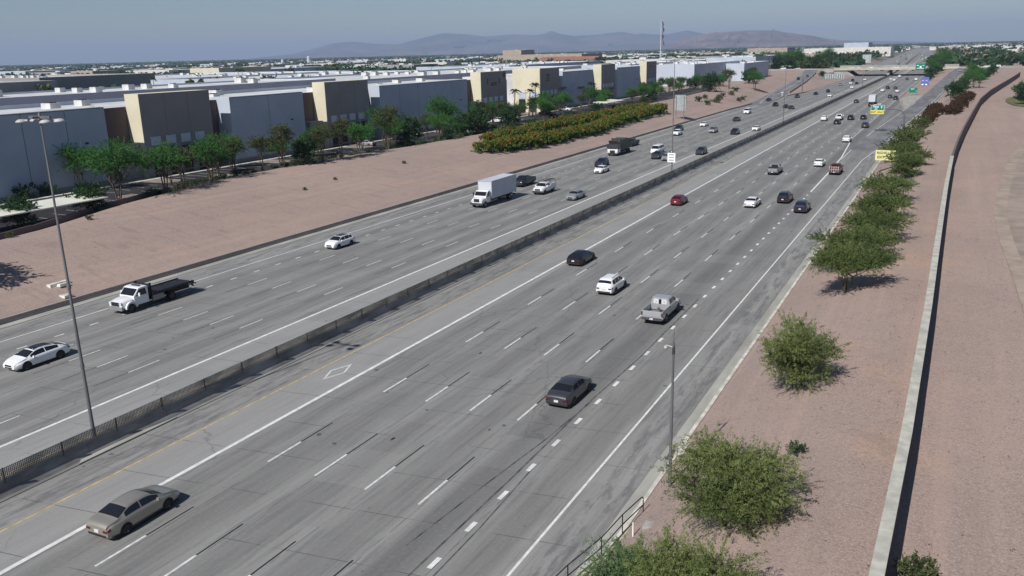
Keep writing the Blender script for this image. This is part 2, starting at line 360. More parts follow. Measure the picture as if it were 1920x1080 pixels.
# gutter, kerbs, joint
GUT = pm('gutter_concrete', (0.34, 0.335, 0.30), 0.85, 0.12, 0.6, spec=0.2, stretch=(1, 0.3, 1), bump=0.1)
KERB = pm('kerb_concrete', (0.56, 0.54, 0.48), 0.85, 0.15, 1.0, spec=0.2)
ribbon('gutter', lambda Y: XR(Y)-0.95, lambda Y: XR(Y)-0.16, GUT, 0.0045, [-40+10*i for i in range(26)])
b = MB()
for i in range(25):
    y0, y1 = -40+10*i, -30+10*i; b.box(-13.16, -12.90, y0, y1-0.012, -0.05, 0.20, 0, 0.01)
b.build('kerb', KERB, kind='structure')
b = MB()
for i in range(36):
    y0 = 250+10*i; y1 = y0+10
    for y, yn in ((y0, y1),):
        xa = (ramp_at(1, y)[0]+3.75, ramp_at(1, y)[1]); xb = (ramp_at(1, yn)[0]+3.75, ramp_at(1, yn)[1])
        b.add([(xa[0], y, xa[1]-.1), (xa[0]+.25, y, xa[1]-.1), (xa[0]+.25, y, xa[1]+.15), (xa[0], y, xa[1]+.15), (xb[0], yn, xb[1]-.1), (xb[0]+.25, yn, xb[1]-.1), (xb[0]+.25, yn, xb[1]+.15), (xb[0], yn, xb[1]+.15)],
              [(3, 2, 6, 7), (0, 3, 7, 4), (1, 5, 6, 2)])
b.build('kerb', KERB, kind='structure')
# drain inlet on the right kerb: concrete apron and dark grate
b = MB(); b.box(-12.9, -11.7, 46.1, 47.9, -0.3, 0.32, 0)
dr = b.build('drain_inlet', KERB, label='concrete drain inlet with a dark grate behind the right kerb beside the lamp post', cat='drain')
b = MB()
for i in range(9): b.box(-13.55, -13.11, 45.6+i*.16, 45.68+i*.16, 0.006, 0.03)
b.box(-12.6, -12.0, 46.4, 47.6, 0.322, 0.335)
b.build('grate', BLK, dr)
b = MB(); v = []; yy = [285+6*i for i in range(24)]
for Y in yy:
    ra = ramp_at(1, Y); x0 = XR(Y)-.3; x1 = max(XR(Y)+.3, ra[0]-3.5)
    for k in range(9): xx = x0+(x1-x0)*k/8; v.append((xx, Y, (.012 if xx < XR(Y) else max(hz(xx, Y), .012)+.035)))
b.add(v, [(9*i+k, 9*i+k+1, 9*i+k+10, 9*i+k+9) for i in range(len(yy)-1) for k in range(8)]); b.build('gore_apron', GUT, kind='structure')
# frontage road beyond the sound wall
FR = pm('frontage_road_asphalt', (0.295, 0.242, 0.208), 0.95, 0.1, 0.4, spec=0.1)
fx = [(-40, 8.5), (60, 7.4), (82, 6.9), (95, 6.6), (103, 6.3), (119, 6.3), (140, 7.6), (175, 10.3), (200, 13.5), (240, 19)]
ribbon('frontage_road', lambda Y: lerp(Y, fx)+0.55, lambda Y: 40, FR, 3.56, [-40+10*i for i in range(29)])
ribbon('frontage_verge', lambda Y: lerp(Y, fx)-0.7-0.004*max(0, Y-80), lambda Y: lerp(Y, fx)+0.55, pm('verge_concrete', (0.33, 0.27, 0.222), 0.95, 0.1, 0.5, spec=0.1), 3.565, [-40+10*i for i in range(29)])
# ---------------------------------------------------------------- walls, barriers, fences
BARR = pm('barrier_concrete', (0.33, 0.325, 0.315), 0.85, 0.14, 0.8, spec=0.2, stretch=(1, 0.25, 1), bump=0.15)
b = MB()
for i in range(34):      # low retaining wall along the left shoulder
    y0 = -30+12*i; y1 = y0+11.97
    if y1 > 392: break
    xa, xb = XL(y0), XL(y1)
    for (dx0, dx1, z0, z1) in ((-0.20, 0.03, -0.2, 0.56),):
        b.add([(xa+dx0, y0, z0), (xa+dx1, y0, z0), (xa+dx1-.05, y0, z1), (xa+dx0, y0, z1), (xb+dx0, y1, z0), (xb+dx1, y1, z0), (xb+dx1-.05, y1, z1), (xb+dx0, y1, z1)],
              [(0, 1, 2, 3), (4, 7, 6, 5), (1, 5, 6, 2), (3, 2, 6, 7), (0, 3, 7, 4)])
b.build('retaining_wall', BARR, label='low grey concrete retaining wall at the foot of the left gravel bank', cat='wall')
ribbon('shoulder_gutter', lambda Y: XL(Y)+0.04, lambda Y: XL(Y)+1.15, GUT, 0.0048, [-40+20*i for i in range(20)])
ribbon('gutter_joint', lambda Y: XL(Y)+1.15, lambda Y: XL(Y)+1.26, BLK, 0.0052, [-40+20*i for i in range(20)])
# median barrier with mesh screen
md = empty('median_barrier', (-47.4, 0, 0), label='dark concrete median barrier topped with a see-through mesh screen and posts', cat='barrier')
b = MB(); prof = [(-.36, 0.0), (.36, 0.0), (.30, .10), (.14, .33), (.09, .95), (-.09, .95), (-.14, .33), (-.30, .10)]
MBAR = pm('median_concrete', (0.23, 0.228, 0.222), 0.85, 0.2, 1.2, spec=0.2, stretch=(1, 0.3, 1), bump=0.15)
segs = []
y = -30.0
while y < 720:
    y1 = y+6.08; x0 = 0.55
    b.prism([(p[0]+x0, p[1]) for p in prof], 'y', y, y1, 0); y = y1+0.02
b.build('barrier_wall', MBAR, md)
def mesh_mat():
    mt, x, bs, o = base_mat('screen_mesh')
    tc = x.n('ShaderNodeTexCoord'); sp = x.n('ShaderNodeSeparateXYZ'); x.L.new(tc.outputs['Object'], sp.inputs[0])
    bs.inputs['Base Color'].default_value = (0.11, 0.11, 0.11, 1); bs.inputs['Roughness'].default_value = 0.6; bs.inputs['Metallic'].default_value = 0.3
    a = x.m('GREATER_THAN', x.m('FRACT', x.m('MULTIPLY', sp.outputs[1], 9.0)), 0.72)
    c = x.m('GREATER_THAN', x.m('FRACT', x.m('MULTIPLY', sp.outputs[2], 9.0)), 0.84)
    nz = x.sstep(x.noise(x.scalev(tc.outputs['Object'], (1, .35, 1)), 1.3, 4), 0.35, 0.7)
    fac = x.m('MAXIMUM', x.m('MAXIMUM', a, c), x.m('MULTIPLY_ADD', nz, 0.35, 0.12), clamp=True)
    tr = x.n('ShaderNodeBsdfTransparent'); mx = x.n('ShaderNodeMixShader')
    x.put(mx.inputs[0], fac); x.L.new(tr.outputs[0], mx.inputs[1]); x.L.new(bs.outputs[0], mx.inputs[2]); x.L.new(mx.outputs[0], o.inputs[0])
    return mt
b = MB()
b.box(0.53, 0.55, -30, 720, 0.955, 1.62)
b.build('mesh_screen', mesh_mat(), md)
GALV = pm('galvanised_steel', (0.30, 0.30, 0.305), 0.5, 0.12, 3.0, spec=0.5, metal=0.55)
DSTEEL = pm('dark_steel', (0.055, 0.055, 0.06), 0.55, 0.2, 3.0, spec=0.5, metal=0.3)
post = MB().box(-.04, .04, -.035, .035, -.3, 0.74)
p0 = post.build('post', DSTEEL, md); p0.location = (0.62, 25.6, 0.93)
py = 25.6; k = 0
while k < 85:
    py += 3.86 if k % 2 else 3.72
    if py > 400: break
    q = p0.copy(); COL.objects.link(q); q.parent = md; q.location = (0.62, py, 0.93); k += 1
ribbon('median_slab', lambda Y: -49.6+0.6, lambda Y: -46.2, pm('median_concrete_slab', (0.21, 0.208, 0.205), 0.9, 0.15, 0.7, stretch=(1, .3, 1)), 0.0046, [-40+20*i for i in range(38)])
ribbon('median_joint', lambda Y: -46.2, lambda Y: -46.11, BLK, 0.0062, [-40+20*i for i in range(38)])
b = MB(); b.prism([(-47.2, 31.0), (-46.15, 29.8), (-46.15, 37.5)], 'z', -0.05, 0.10)
b.build('pole_apron', GUT, kind='structure')
# barrier continuing beyond the bridge
b = MB()
for i in range(60):
    y0 = 760+30*i; y1 = y0+29.98
    v = [(-48.2+bend(y0), y0, 0), (-47.4+bend(y0), y0, 0), (-47.7+bend(y0), y0, 1.1), (-47.9+bend(y0), y0, 1.1), (-48.2+bend(y1), y1, 0), (-47.4+bend(y1), y1, 0), (-47.7+bend(y1), y1, 1.1), (-47.9+bend(y1), y1, 1.1)]
    b.add(v, [(0, 4, 7, 3), (1, 2, 6, 5), (3, 7, 6, 2)])
b.build('median_barrier', MBAR, label='distant concrete median barrier continuing beyond the overpass', cat='barrier')
# sound wall on the right bank
WALLTOP = pm('wall_coping', (0.44, 0.43, 0.375), 0.85, 0.11, 1.4, spec=0.2)
WALLF = pm('wall_block', (0.17, 0.14, 0.13), 0.9, 0.2, 1.5, spec=0.15)
wl = [(-1.35, 8), (-.79, 28.7), (-.5, 41.7), (-.29, 65), (-.21, 90), (-.05, 125), (.3, 157), (.95, 182), (2.1, 214), (4.2, 262), (6.9, 321), (11.2, 378), (16.3, 431), (22, 488), (27, 540), (31.5, 590)]
sw = empty('sound_wall', (-1, 8, 3.5), label='long block wall with pale coping running along the top of the right bank', cat='wall')
bt, bf = MB(), MB()
def off(i):
    a = Vector(wl[max(0, i-1)]); c = Vector(wl[min(len(wl)-1, i+1)]); d = (c-a).normalized(); return Vector((d.y, -d.x))
for i in range(len(wl)-1):
    a, c = Vector(wl[i]), Vector(wl[i+1]); na, ncv = off(i), off(i+1)
    za, zc = hz(a.x, a.y)-0.4, hz(c.x, c.y)-0.4; T = 5.85
    hf = 0.15
    def ring(bm, p, n, h, z0, z1, q, m_, hq, z0q):
        pass
    vsx = []
    for pt, n, z0 in ((a, na, za), (c, ncv, zc)):
        for s_, z in ((-hf, z0), (hf, z0), (hf, T), (-hf, T)):
            vsx.append((pt.x+n.x*s_+1-0.0, pt.y+n.y*s_-8, z-3.5))
    bf.add(vsx, [(0, 4, 7, 3), (1, 2, 6, 5), (3, 7, 6, 2)])
    wdt = 0.25 if a.y < 156 else 0.17
    vsx = []
    for pt, n in ((a, na), (c, ncv)):
        for s_, z in ((-wdt, T+.003), (wdt, T+.003), (wdt, T+.16), (-wdt, T+.16)):
            vsx.append((pt.x+n.x*s_+1, pt.y+n.y*s_-8, z-3.5))
    bt.add(vsx, [(0, 4, 7, 3), (1, 2, 6, 5), (3, 7, 6, 2), (0, 1, 5, 4)], 0 if a.y < 156 else 1)
bf.build('wall_panel', WALLF, sw); bt.build('coping', [WALLTOP, WALLF], sw)
# pipe railing bottom right
RAIL = pm('black_pipe_paint', (0.02, 0.02, 0.022), 0.4, 0.2, 5, spec=0.5)
rg = empty('pipe_railing', (-13, 30, 0), label='black two-bar pipe railing at the edge of the right shoulder beside the bushes', cat='railing')
rp = [(-14.2, 27.5), (-13.72, 31.2), (-13.15, 34.0), (-12.95, 36.4), (-12.62, 38.7)]
for hgt, nm in ((1.18, 'top_rail'), (0.62, 'middle_rail')):
    b = MB(); pts = [(p[0]+13, p[1]-30, hgt+0.1) for p in rp]
    if nm == 'top_rail': pts[-1] = (pts[-1][0]-.02, pts[-1][1]-.25, hgt+.1); pts += [(pts[-1][0]+.01, pts[-1][1]+.18, hgt+.03), (-12.62+13, 8.7, hgt-.12)]
    b.path(pts, 0.03, 7); b.build(nm, RAIL, rg)
for i, p in enumerate(rp):
    b = MB(); b.tube((p[0]+13, p[1]-30, 0), (p[0]+13, p[1]-30, (1.28 if i < 4 else 1.0)), 0.03, None, 7); b.build('post', RAIL, rg)
b = MB(); b.prism([(-14.35, 26), (-14.1, 26), (-13.55, 31.4), (-12.95, 34.1), (-12.72, 36.6), (-12.4, 39.0), (-12.6, 39.2), (-12.95, 36.7), (-13.2, 34.3), (-13.85, 31.5)], 'z', -0.1, 0.22)
b.build('kerb', pm('yellowed_kerb', (0.46, 0.42, 0.30), .85, .1, 1), kind='structure')
# small white marker and utility box near the railing
b = MB(); b.box(-12.27, -12.19, 35.92, 36.0, 0.2, 1.25, 0, .01); b.build('marker_post', pm('white_plastic', (0.7, 0.68, 0.6), .5, .05, 3), label='short white marker post on the gravel behind the pipe railing', cat='post')
b = MB(); b.box(-11.95, -11.35, 36.5, 37.1, 0.3, 0.86, 0, .02); b.build('utility_box', pm('grey_lid', (0.33, .31, .29), .8, .1, 2), label='flat pale grey utility box lid set in the gravel near the railing', cat='utility box')
b = MB(); b.box(-.3, .5, -1.2, 1.2, 0, .35, 0, .1); b.box(.5, 1.1, -.5, .6, .02, .3, 0, .08)
o = b.build('concrete_rubble', KERB, label='broken pale concrete slab lying on the left gravel bank near the tall lamp post', cat='slab'); o.location = (-83.2, 54.9, hz(-83.2, 54.9)-.1)
b = MB(); b.box(-.5, .5, -.5, .5, 0, .25, 0, .05)
o = b.build('junction_box', KERB, label='small concrete box at the foot of the left bank behind the tall lamp post', cat='utility box'); o.location = (-80.2, 53.6, hz(-80.2, 53.6)-.02)

# ---------------------------------------------------------------- lamps
LAMP = pm('lamp_housing', (0.42, 0.42, 0.41), 0.5, 0.08, 3, spec=0.5)
POLE = pm('pole_steel', (0.155, 0.155, 0.165), 0.55, 0.12, 1.0, spec=0.4, metal=0.2, stretch=(1, 1, .2))
def high_mast(h=21.0, r=0.125, head=True):
    t = empty('high_mast_lamp')
    b = MB(); nseg = 5
    for i in range(nseg):
        z0, z1 = h*i/nseg, h*(i+1)/nseg; b.tube((0, 0, z0), (0, 0, z1), r*(1-.6*i/nseg), r*(1-.6*(i+1)/nseg), 10)
    for z in (h*.25, h*.5): b.tube((0, 0, z), (0, 0, z+.25), r*1.05, r*1.05, 10)
    b.tube((0, 0, 0), (0, 0, .12), r*1.9, r*1.9, 10)
    b.build('pole', POLE, t)
    b = MB(); b.box(-.95, .95, -.06, .06, h-.05, h+.1); b.box(-.06, .06, -.5, .5, h-.05, h+.08); b.tube((0, 0, h), (0, 0, h+.3), .12, .05, 8); b.build('bracket', POLE, t)
    for sx, sy in ((-.95, .3), (.95, .3), (-.95, -.3), (.95, -.3)):
        b = MB(); b.tube((sx*.75, sy, h-.16), (sx*1.0, sy*1.35, h-.16), .07, .07, 6)
        b.add(*dome((sx*1.15, sy*1.5, h-.26), .34, .2), 0, True); b.build('lamp_head', LAMP, t)
    return t
def dome(c, r, h, n=12, k=4):
    v = []; f = []
    for i in range(k+1):
        a = i/k*math.pi/2
        for j in range(n): v.append((c[0]+r*math.cos(a)*math.cos(2*math.pi*j/n), c[1]+r*math.cos(a)*math.sin(2*math.pi*j/n), c[2]+h*math.sin(a)))
    for i in range(k):
        for j in range(n): f.append((i*n+j, i*n+(j+1) % n, (i+1)*n+(j+1) % n, (i+1)*n+j))
    f.append(tuple(range(n))[::-1]); return v, f
hm = high_mast()
masts = [(-48.06, 32.4, 1.0, 'tall grey high-mast lamp post with four lamp heads, nearest one in the median'),
         (-48.1, 161, 1.04, 'tall slim lamp post in the median carrying the small white sign'),
         (-47.7, 278, 0.86, 'lamp post in the median between the small white sign post and the overpass'),
         (-46.9, 513, 0.55, 'short lamp post in the median just before the overpass'),
         (-121, 640, 1.1, 'tall lamp post left of the on-ramp, beside the trees'),
         (-101, 820, 1.2, 'tall lamp post in front of the dark green trees left of the overpass')]
for i, (x, y, s, lb) in enumerate(masts):
    o = hm if i == 0 else copy_tree(hm)
    o.location = (x, y, hz(x, y) if i > 3 else 0.0); o.scale = (1 if i < 3 else 1.3, 1 if i < 3 else 1.3, s); tag(o, lb, 'lamp post', 'high mast lamps')
# camera/sensor pole at the right
t = empty('sensor_pole', (-12.0, 41.4, .45), label='slim grey steel pole with a small camera on top beside the right kerb', cat='pole')
b = MB(); b.tube((0, 0, 0), (0, 0, 8.6), .10, .055, 10); b.tube((0, 0, -.3), (0, 0, .08), .2, .2, 10); b.box(-.14, .14, -.14, .14, 1.9, 2.0)
b.build('pole', POLE, t)
b = MB(); b.tube((0, 0, 8.6), (0, 0, 9.3), .018, .01, 6); b.build('lightning_rod', DSTEEL, t)
b = MB(); b.box(-.07, .07, -.07, .08, 7.95, 8.45, 0, .02); b.build('equipment_box', DSTEEL, t)
b = MB(); b.tube((-.05, 0, 8.35), (-.42, .05, 8.4), .03, .03, 6); b.add(*dome((-.45, .06, 8.2), .12, .18), 0, True); b.build('camera_head', LAMP, t)

# ---------------------------------------------------------------- signs
def text(s, size, loc, mat, parent, bold=0.02, rz=0.0, name='lettering', sx=1.0):
    c = bpy.data.curves.new(name, 'FONT'); c.body = s; c.size = size; c.align_x = 'CENTER'; c.align_y = 'CENTER'; c.extrude = 0.006; c.offset = bold*size
    o = bpy.data.objects.new(name, c); me = bpy.data.meshes.new_from_object(o); bpy.data.objects.remove(o)
    me.transform(Matrix.Scale(sx, 4, (1, 0, 0)))
    me.materials.clear(); me.materials.append(mat)
    o = bpy.data.objects.new(name, me); COL.objects.link(o); o.parent = parent; o.location = loc; o.rotation_euler = (R(90), 0, rz)
    return o
SG = pm('sign_green', (0.0, 0.17, 0.12), 0.5, .05, 1); SY = pm('sign_yellow', (0.75, 0.62, 0.06), .5, .05, 1); SYP = pm('sign_pale_yellow', (0.66, 0.66, 0.30), .5, .05, 1)
SW = pm('sign_white', (0.78, 0.79, 0.78), .5, .04, 1); SK = pm('sign_black', (0.015, .015, .015), .6, .05, 1); SB = pm('sign_blue', (0.10, 0.13, 0.42), .5, .05, 1)
ALU = pm('sign_back_aluminium', (0.42, 0.46, 0.46), .5, .08, 1, metal=.3)
g = empty('exit_sign', (-12.4, 262, 0), label='green overhead exit sign with yellow exit-only strip on a curved arm over the exit lane', cat='road sign')
b = MB(); b.tube((0, 0, 0), (0, 0, 4.6), .22, .2, 10)
arm = [(0, 0, 4.6), (-.35, 0, 5.4), (-1.1, -.1, 6.0), (-2.2, -.3, 6.35), (-4.5, -.8, 6.5), (-8.2, -1.2, 6.5)]
for a_, c_ in zip(arm[:-1], arm[1:]): b.tube(a_, c_, .19, .17, 10)
b.build('mast_arm', POLE, g)
b = MB(); b.box(-8.7, -5.25, -1.55, -1.45, 6.05, 7.5); b.build('panel', SG, g)
b = MB(); b.box(-8.7, -5.25, -1.55, -1.45, 5.05, 6.03); b.build('exit_only_panel', SY, g)
b = MB(); b.box(-7.2, -5.9, -1.55, -1.45, 7.52, 8.05); b.build('exit_tab', SG, g)
b = MB()
for (x0, x1, z0, z1) in ((-8.7, -5.25, 7.43, 7.5), (-8.7, -8.62, 6.05, 7.5), (-5.33, -5.25, 6.05, 7.5), (-8.7, -5.25, 6.05, 6.1)): b.box(x0, x1, -1.565, -1.552, z0, z1)
b.build('panel_border', SW, g)
text('Mesa', .75, (-7.45, -1.57, 7.05), SW, g); text('Dr', .68, (-7.3, -1.57, 6.4), SW, g)
b = MB(); b.tube((-5.95, -1.57, 6.55), (-5.95, -1.57, 7.0), .09, .09, 6); b.add([(-6.2, -1.57, 6.95), (-5.7, -1.57, 6.95), (-5.95, -1.57, 7.3)], [(0, 1, 2)]); b.build('arrow', SW, g)
text('EXIT', .5, (-6.55, -1.57, 7.78), SW, g); text('EXIT  ONLY', .62, (-6.97, -1.57, 5.53), SK, g)
g = empty('lane_sign', (-10.4, 170, hz(-10.4, 170)), label='pale yellow RIGHT LANE sign half hidden behind a green tree on the right bank', cat='road sign')
b = MB(); b.box(-1.9, 1.9, -.03, .03, 1.9, 3.75); b.build('panel', SYP, g)
z00 = g.location.z
for x in (-1.3, 1.3):
    b = MB(); b.box(x-.05, x+.05, .035, .13, -.5, 3.6); b.build('post', GALV, g)
text('RIGHT LANE', .62, (0, -.04, 3.25), SK, g, sx=.95); text('EXIT ONLY', .62, (0, -.04, 2.45), SK, g)
g = empty('carpool_sign', (-48.1, 160.7, 0), label='small white three-line sign fixed to the second median lamp post', cat='road sign')
b = MB(); b.box(-.78, .78, -.2, -.16, 2.75, 4.55); b.build('panel', SW, g)
b = MB(); b.box(-.35, .35, -.19, -.15, 4.58, 4.95, 0, .0); b.build('top_plate', SK, g)
b = MB()
for z, hw_ in ((4.2, .5), (3.7, .45), (3.15, .52)): b.box(-hw_, hw_, -.21, -.203, z-.1, z+.1)
b.build('lettering', pm('sign_grey_ink', (.25, .3, .4), .6, .05, 1), g)
b = MB(); b.box(-.14, .14, -.21, -.195, 4.7, 4.84); b.build('emblem', SW, g)
g = empty('large_sign', (-78.3, 276, 0), label='large pale sign seen from the back on two posts beside the left lanes', cat='road sign')
b = MB(); b.box(-2.05, 2.05, -.05, .05, 2.9, 8.0); b.build('panel', ALU, g)
b = MB()
for z in (3.4, 4.6, 5.8, 7.0, 7.8): b.box(-2.05, 2.05, -.11, -.052, z, z+.08)
b.build('stiffener', ALU, g)
for x in (-1.5, 1.5):
    b = MB(); b.box(x-.09, x+.09, -.3, -.115, -.5, 7.6); b.build('post', GALV, g)
g.rotation_euler[2] = R(-14); g.location = (-82.2, 283, hz(-82.2, 283)); 
g = empty('overhead_sign', (-72, 470, 0.3), label='pale truss-mounted overhead sign seen from the back on a cantilever above the left lanes', cat='road sign')
b = MB(); b.tube((0, 0, 0), (0, 0, 7.6), .25, .25, 10); 
for dz in (6.9, 7.9): b.tube((0, 0, dz), (18, 0, dz), .12, .12, 6)
for i in range(12): b.tube((i*1.5, 0, 6.9 if i % 2 else 7.9), (i*1.5+1.5, 0, 7.9 if i % 2 else 6.9), .06, .06, 5)
b.build('mast_arm', POLE, g)
b = MB(); b.box(10.4, 20, -.3, -.2, 6.9, 9.2); b.build('panel', ALU, g)
b = MB()
for i in range(9): b.box(10.6+i*1.08, 10.9+i*1.08, -.36, -.31, 6.95, 9.15)
b.build('stiffener', DSTEEL, g)
g = empty('services_sign', (-15.6, 500, 1.0), label='two-deck blue services sign standing on the right before the overpass', cat='road sign'); g.scale = (.66, 1, .66)
for z0, z1 in ((2.0, 4.9), (5.0, 8.6)):
    b = MB(); b.box(-2.8, 2.8, -.05, .05, z0, z1); b.build('panel', SB, g)
for x in (-2, 2):
    b = MB(); b.box(x-.1, x+.1, .06, .25, -2, 8.4); b.build('post', GALV, g)
for x0, z0 in ((-2.3, 2.4), (.3, 2.4), (-2.3, 5.4), (.3, 5.4)):
    b = MB(); b.box(x0, x0+1.5, -.07, -.055, z0, z0+.9); b.build('plate', SW if z0 < 3 else pm('pale_blue_plate', (.35, .38, .6), .5, .05, 1), g)
g = empty('small_green_sign', (-17.6, 425, .9), label='small low green exit sign standing in the gore of the right exit', cat='road sign')
b = MB(); b.box(-1.7, 1.7, -.04, .04, 1.6, 3.8); b.build('panel', SG, g)
for x in (-1.1, 1.1):
    b = MB(); b.box(x-.07, x+.07, .05, .19, -.5, 3.7); b.build('post', GALV, g)
text('EXIT', .7, (-.3, -.05, 3.2), SW, g)
b = MB(); b.tube((1.1, -.055, 1.9), (1.45, -.055, 2.6), .06, .06, 5); b.build('arrow', SW, g)
g = empty('distant_sign', (-84, 940, 2.5), label='pale sign panel seen from the back beyond the overpass', cat='road sign')
b = MB(); b.box(-4, 4, -.1, .1, 3, 11); b.build('panel', ALU, g)
for x in (-2.5, 2.5):
    b = MB(); b.box(x-.15, x+.15, -.4, -.12, -2, 10); b.build('post', GALV, g)
# gore crash cushion and delineators
g = empty('marker_sign', (-76.2, 437, .4), label='narrow black and white marker standing at the gore of the left on-ramp', cat='road sign')
b = MB(); b.box(-.12, .12, -.05, .05, 0, 2.2); b.box(-.5, .5, -.08, -.055, 1.0, 2.2); b.build('plate', SW, g)
b = MB(); b.box(-.45, .45, -.1, -.085, 1.75, 2.15); b.box(-.45, .45, -.1, -.085, 1.05, 1.35); b.build('stripe', SK, g)
CUR = pm('gore_wall_concrete', (0.36, 0.345, 0.30), .85, .1, .5)
b = MB(); gy = [(-73.4, 455), (-75.2, 500), (-79.6, 560), (-86, 620), (-92.5, 672)]
for (xa, ya), (xb, yb) in zip(gy[:-1], gy[1:]):
    ra_, rb_ = ramp_at(0, ya), ramp_at(0, yb); xa = ra_[0]+4.8; xb = rb_[0]+4.8
    b.add([(xa, ya, ra_[1]-.3), (xa+.3, ya, ra_[1]-.3), (xa+.3, ya, ra_[1]+.9), (xa, ya, ra_[1]+.9), (xb, yb, rb_[1]-.3), (xb+.3, yb, rb_[1]-.3), (xb+.3, yb, rb_[1]+.9), (xb, yb, rb_[1]+.9)], [(0, 4, 7, 3), (1, 2, 6, 5), (3, 7, 6, 2), (0, 3, 2, 1)])
b.build('ramp_wall', CUR, label='low pale concrete barrier along the inner side of the left on-ramp', cat='wall')

# ---------------------------------------------------------------- overpass
OPC = pm('overpass_concrete', (0.42, 0.405, 0.325), .85, .08, .15); OPD = pm('overpass_grey_concrete', (0.30, 0.30, 0.295), .85, .1, .2)
ov = empty('overpass', (-47, 735, 0), label='two-span concrete overpass crossing the whole freeway in the distance', cat='bridge')
b = MB(); b.box(-40, 46, -18, 18, 4.5, 5.3); b.build('deck', OPC, ov)
b = MB(); b.box(-40, 46, -18.4, -18.0, 4.55, 6.5); b.build('parapet', OPC, ov)
b = MB(); b.box(-40, 46, 18.0, 18.4, 4.55, 7.4); b.build('parapet', OPD, ov)
b = MB()
for x in (-40+11*i for i in range(8)): b.box(x, x+.9, -17.5, 17.5, 3.6, 4.5)
b.build('girder', OPD, ov)
b = MB(); b.box(-2.0, -.4, -16, 16, -.3, 3.6); b.build('pier', OPD, ov)
for s_ in (-1, 1):
    b = MB(); x0, x1 = (-24.3, -40) if s_ < 0 else (24.6, 46)
    b.prism([(x0, -.3), (x1, -.3), (x1, 4.5), (x0+s_*7, 4.5)][::-s_ or 1], 'y', -17.4, 17.4); b.build('abutment', OPD, ov)
ribbon('street_surface', lambda Y: -330, lambda Y: 160, pm('street_asphalt', (0.10, 0.10, 0.105), .9, .1, .1), 5.31, [717.2, 735, 752.8])
b = MB(); b.box(-330, -87.2, 716.9, 717.15, 3, 6.1); b.box(-.8, 160, 716.9, 717.15, 3, 6.1)
b.build('street_wall', OPD, label='low wall along the cross street on either side of the overpass', cat='wall')
g = empty('bridge_sign', (-26.3, 716.2, 4.6), label='green overhead sign hung on the near face of the overpass', cat='road sign')
b = MB(); b.box(-3.4, 3.4, -.15, -.05, .2, 4.3); b.build('panel', SG, g)
b = MB(); b.box(-2.7, -1.2, -.17, -.155, 2.7, 3.2); b.box(1.2, 2.7, -.17, -.155, 2.7, 3.2); b.tube((0, -.17, 1.9), (0, -.155, 1.9), .75, .75, 12); b.box(-2.4, 2.4, -.17, -.155, .7, 1.1); b.build('marking', SW, g)
# ---------------------------------------------------------------- vehicles
def paint(name, c, metal=0.0, rough=0.35, coat=0.5): return pm('car_paint_'+name, c, rough, 0.03, 0.7, spec=0.5, metal=metal, coat=coat)
PC = {'white': paint('white', (.72, .73, .74)), 'beige': paint('beige', (.36, .335, .285), .5, .36), 'grey': paint('grey', (.062, .062, .073), .4, .35), 'black': paint('black', (.012, .012, .016), .1, .25),
      'silver': paint('silver', (.36, .365, .385), .5, .4), 'red': paint('red', (.17, .008, .022), .2, .3), 'navy': paint('navy', (.016, .02, .045), .2, .28), 'darkgrey': paint('dark_grey', (.045, .045, .05), .3, .3),
      'pewter': paint('pewter', (.35, .355, .375), .12, .4), 'green': paint('dark_green', (.014, .045, .028), .0, .5, .2), 'maroon': paint('maroon', (.11, .012, .02), .2, .4), 'tan': paint('tan', (.25, .21, .16), .3, .4)}
GLASS = pm('car_glass', (0.012, 0.013, 0.016), 0.08, .02, 1, spec=.6)
TYRE = pm('tyre_rubber', (0.015, 0.015, 0.016), .85, .1, 5); RIM = pm('alloy_rim', (0.26, .26, .27), .35, .08, 5, metal=.6); RIMD = pm('dark_rim', (0.05, .05, .055), .4, .08, 5, metal=.4)
TRIM = pm('black_plastic_trim', (0.018, .018, .02), .6, .1, 3); HL = pm('headlight_glass', (.55, .56, .58), .15, .05, 3, spec=.8); TL = pm('taillight_red', (.10, .006, .008), .25, .05, 3, spec=.6)
PLATE = pm('licence_plate_white', (.62, .6, .62), .5, .08, 8); CHROME = pm('grille_metal', (.12, .12, .13), .3, .1, 6, metal=.6)

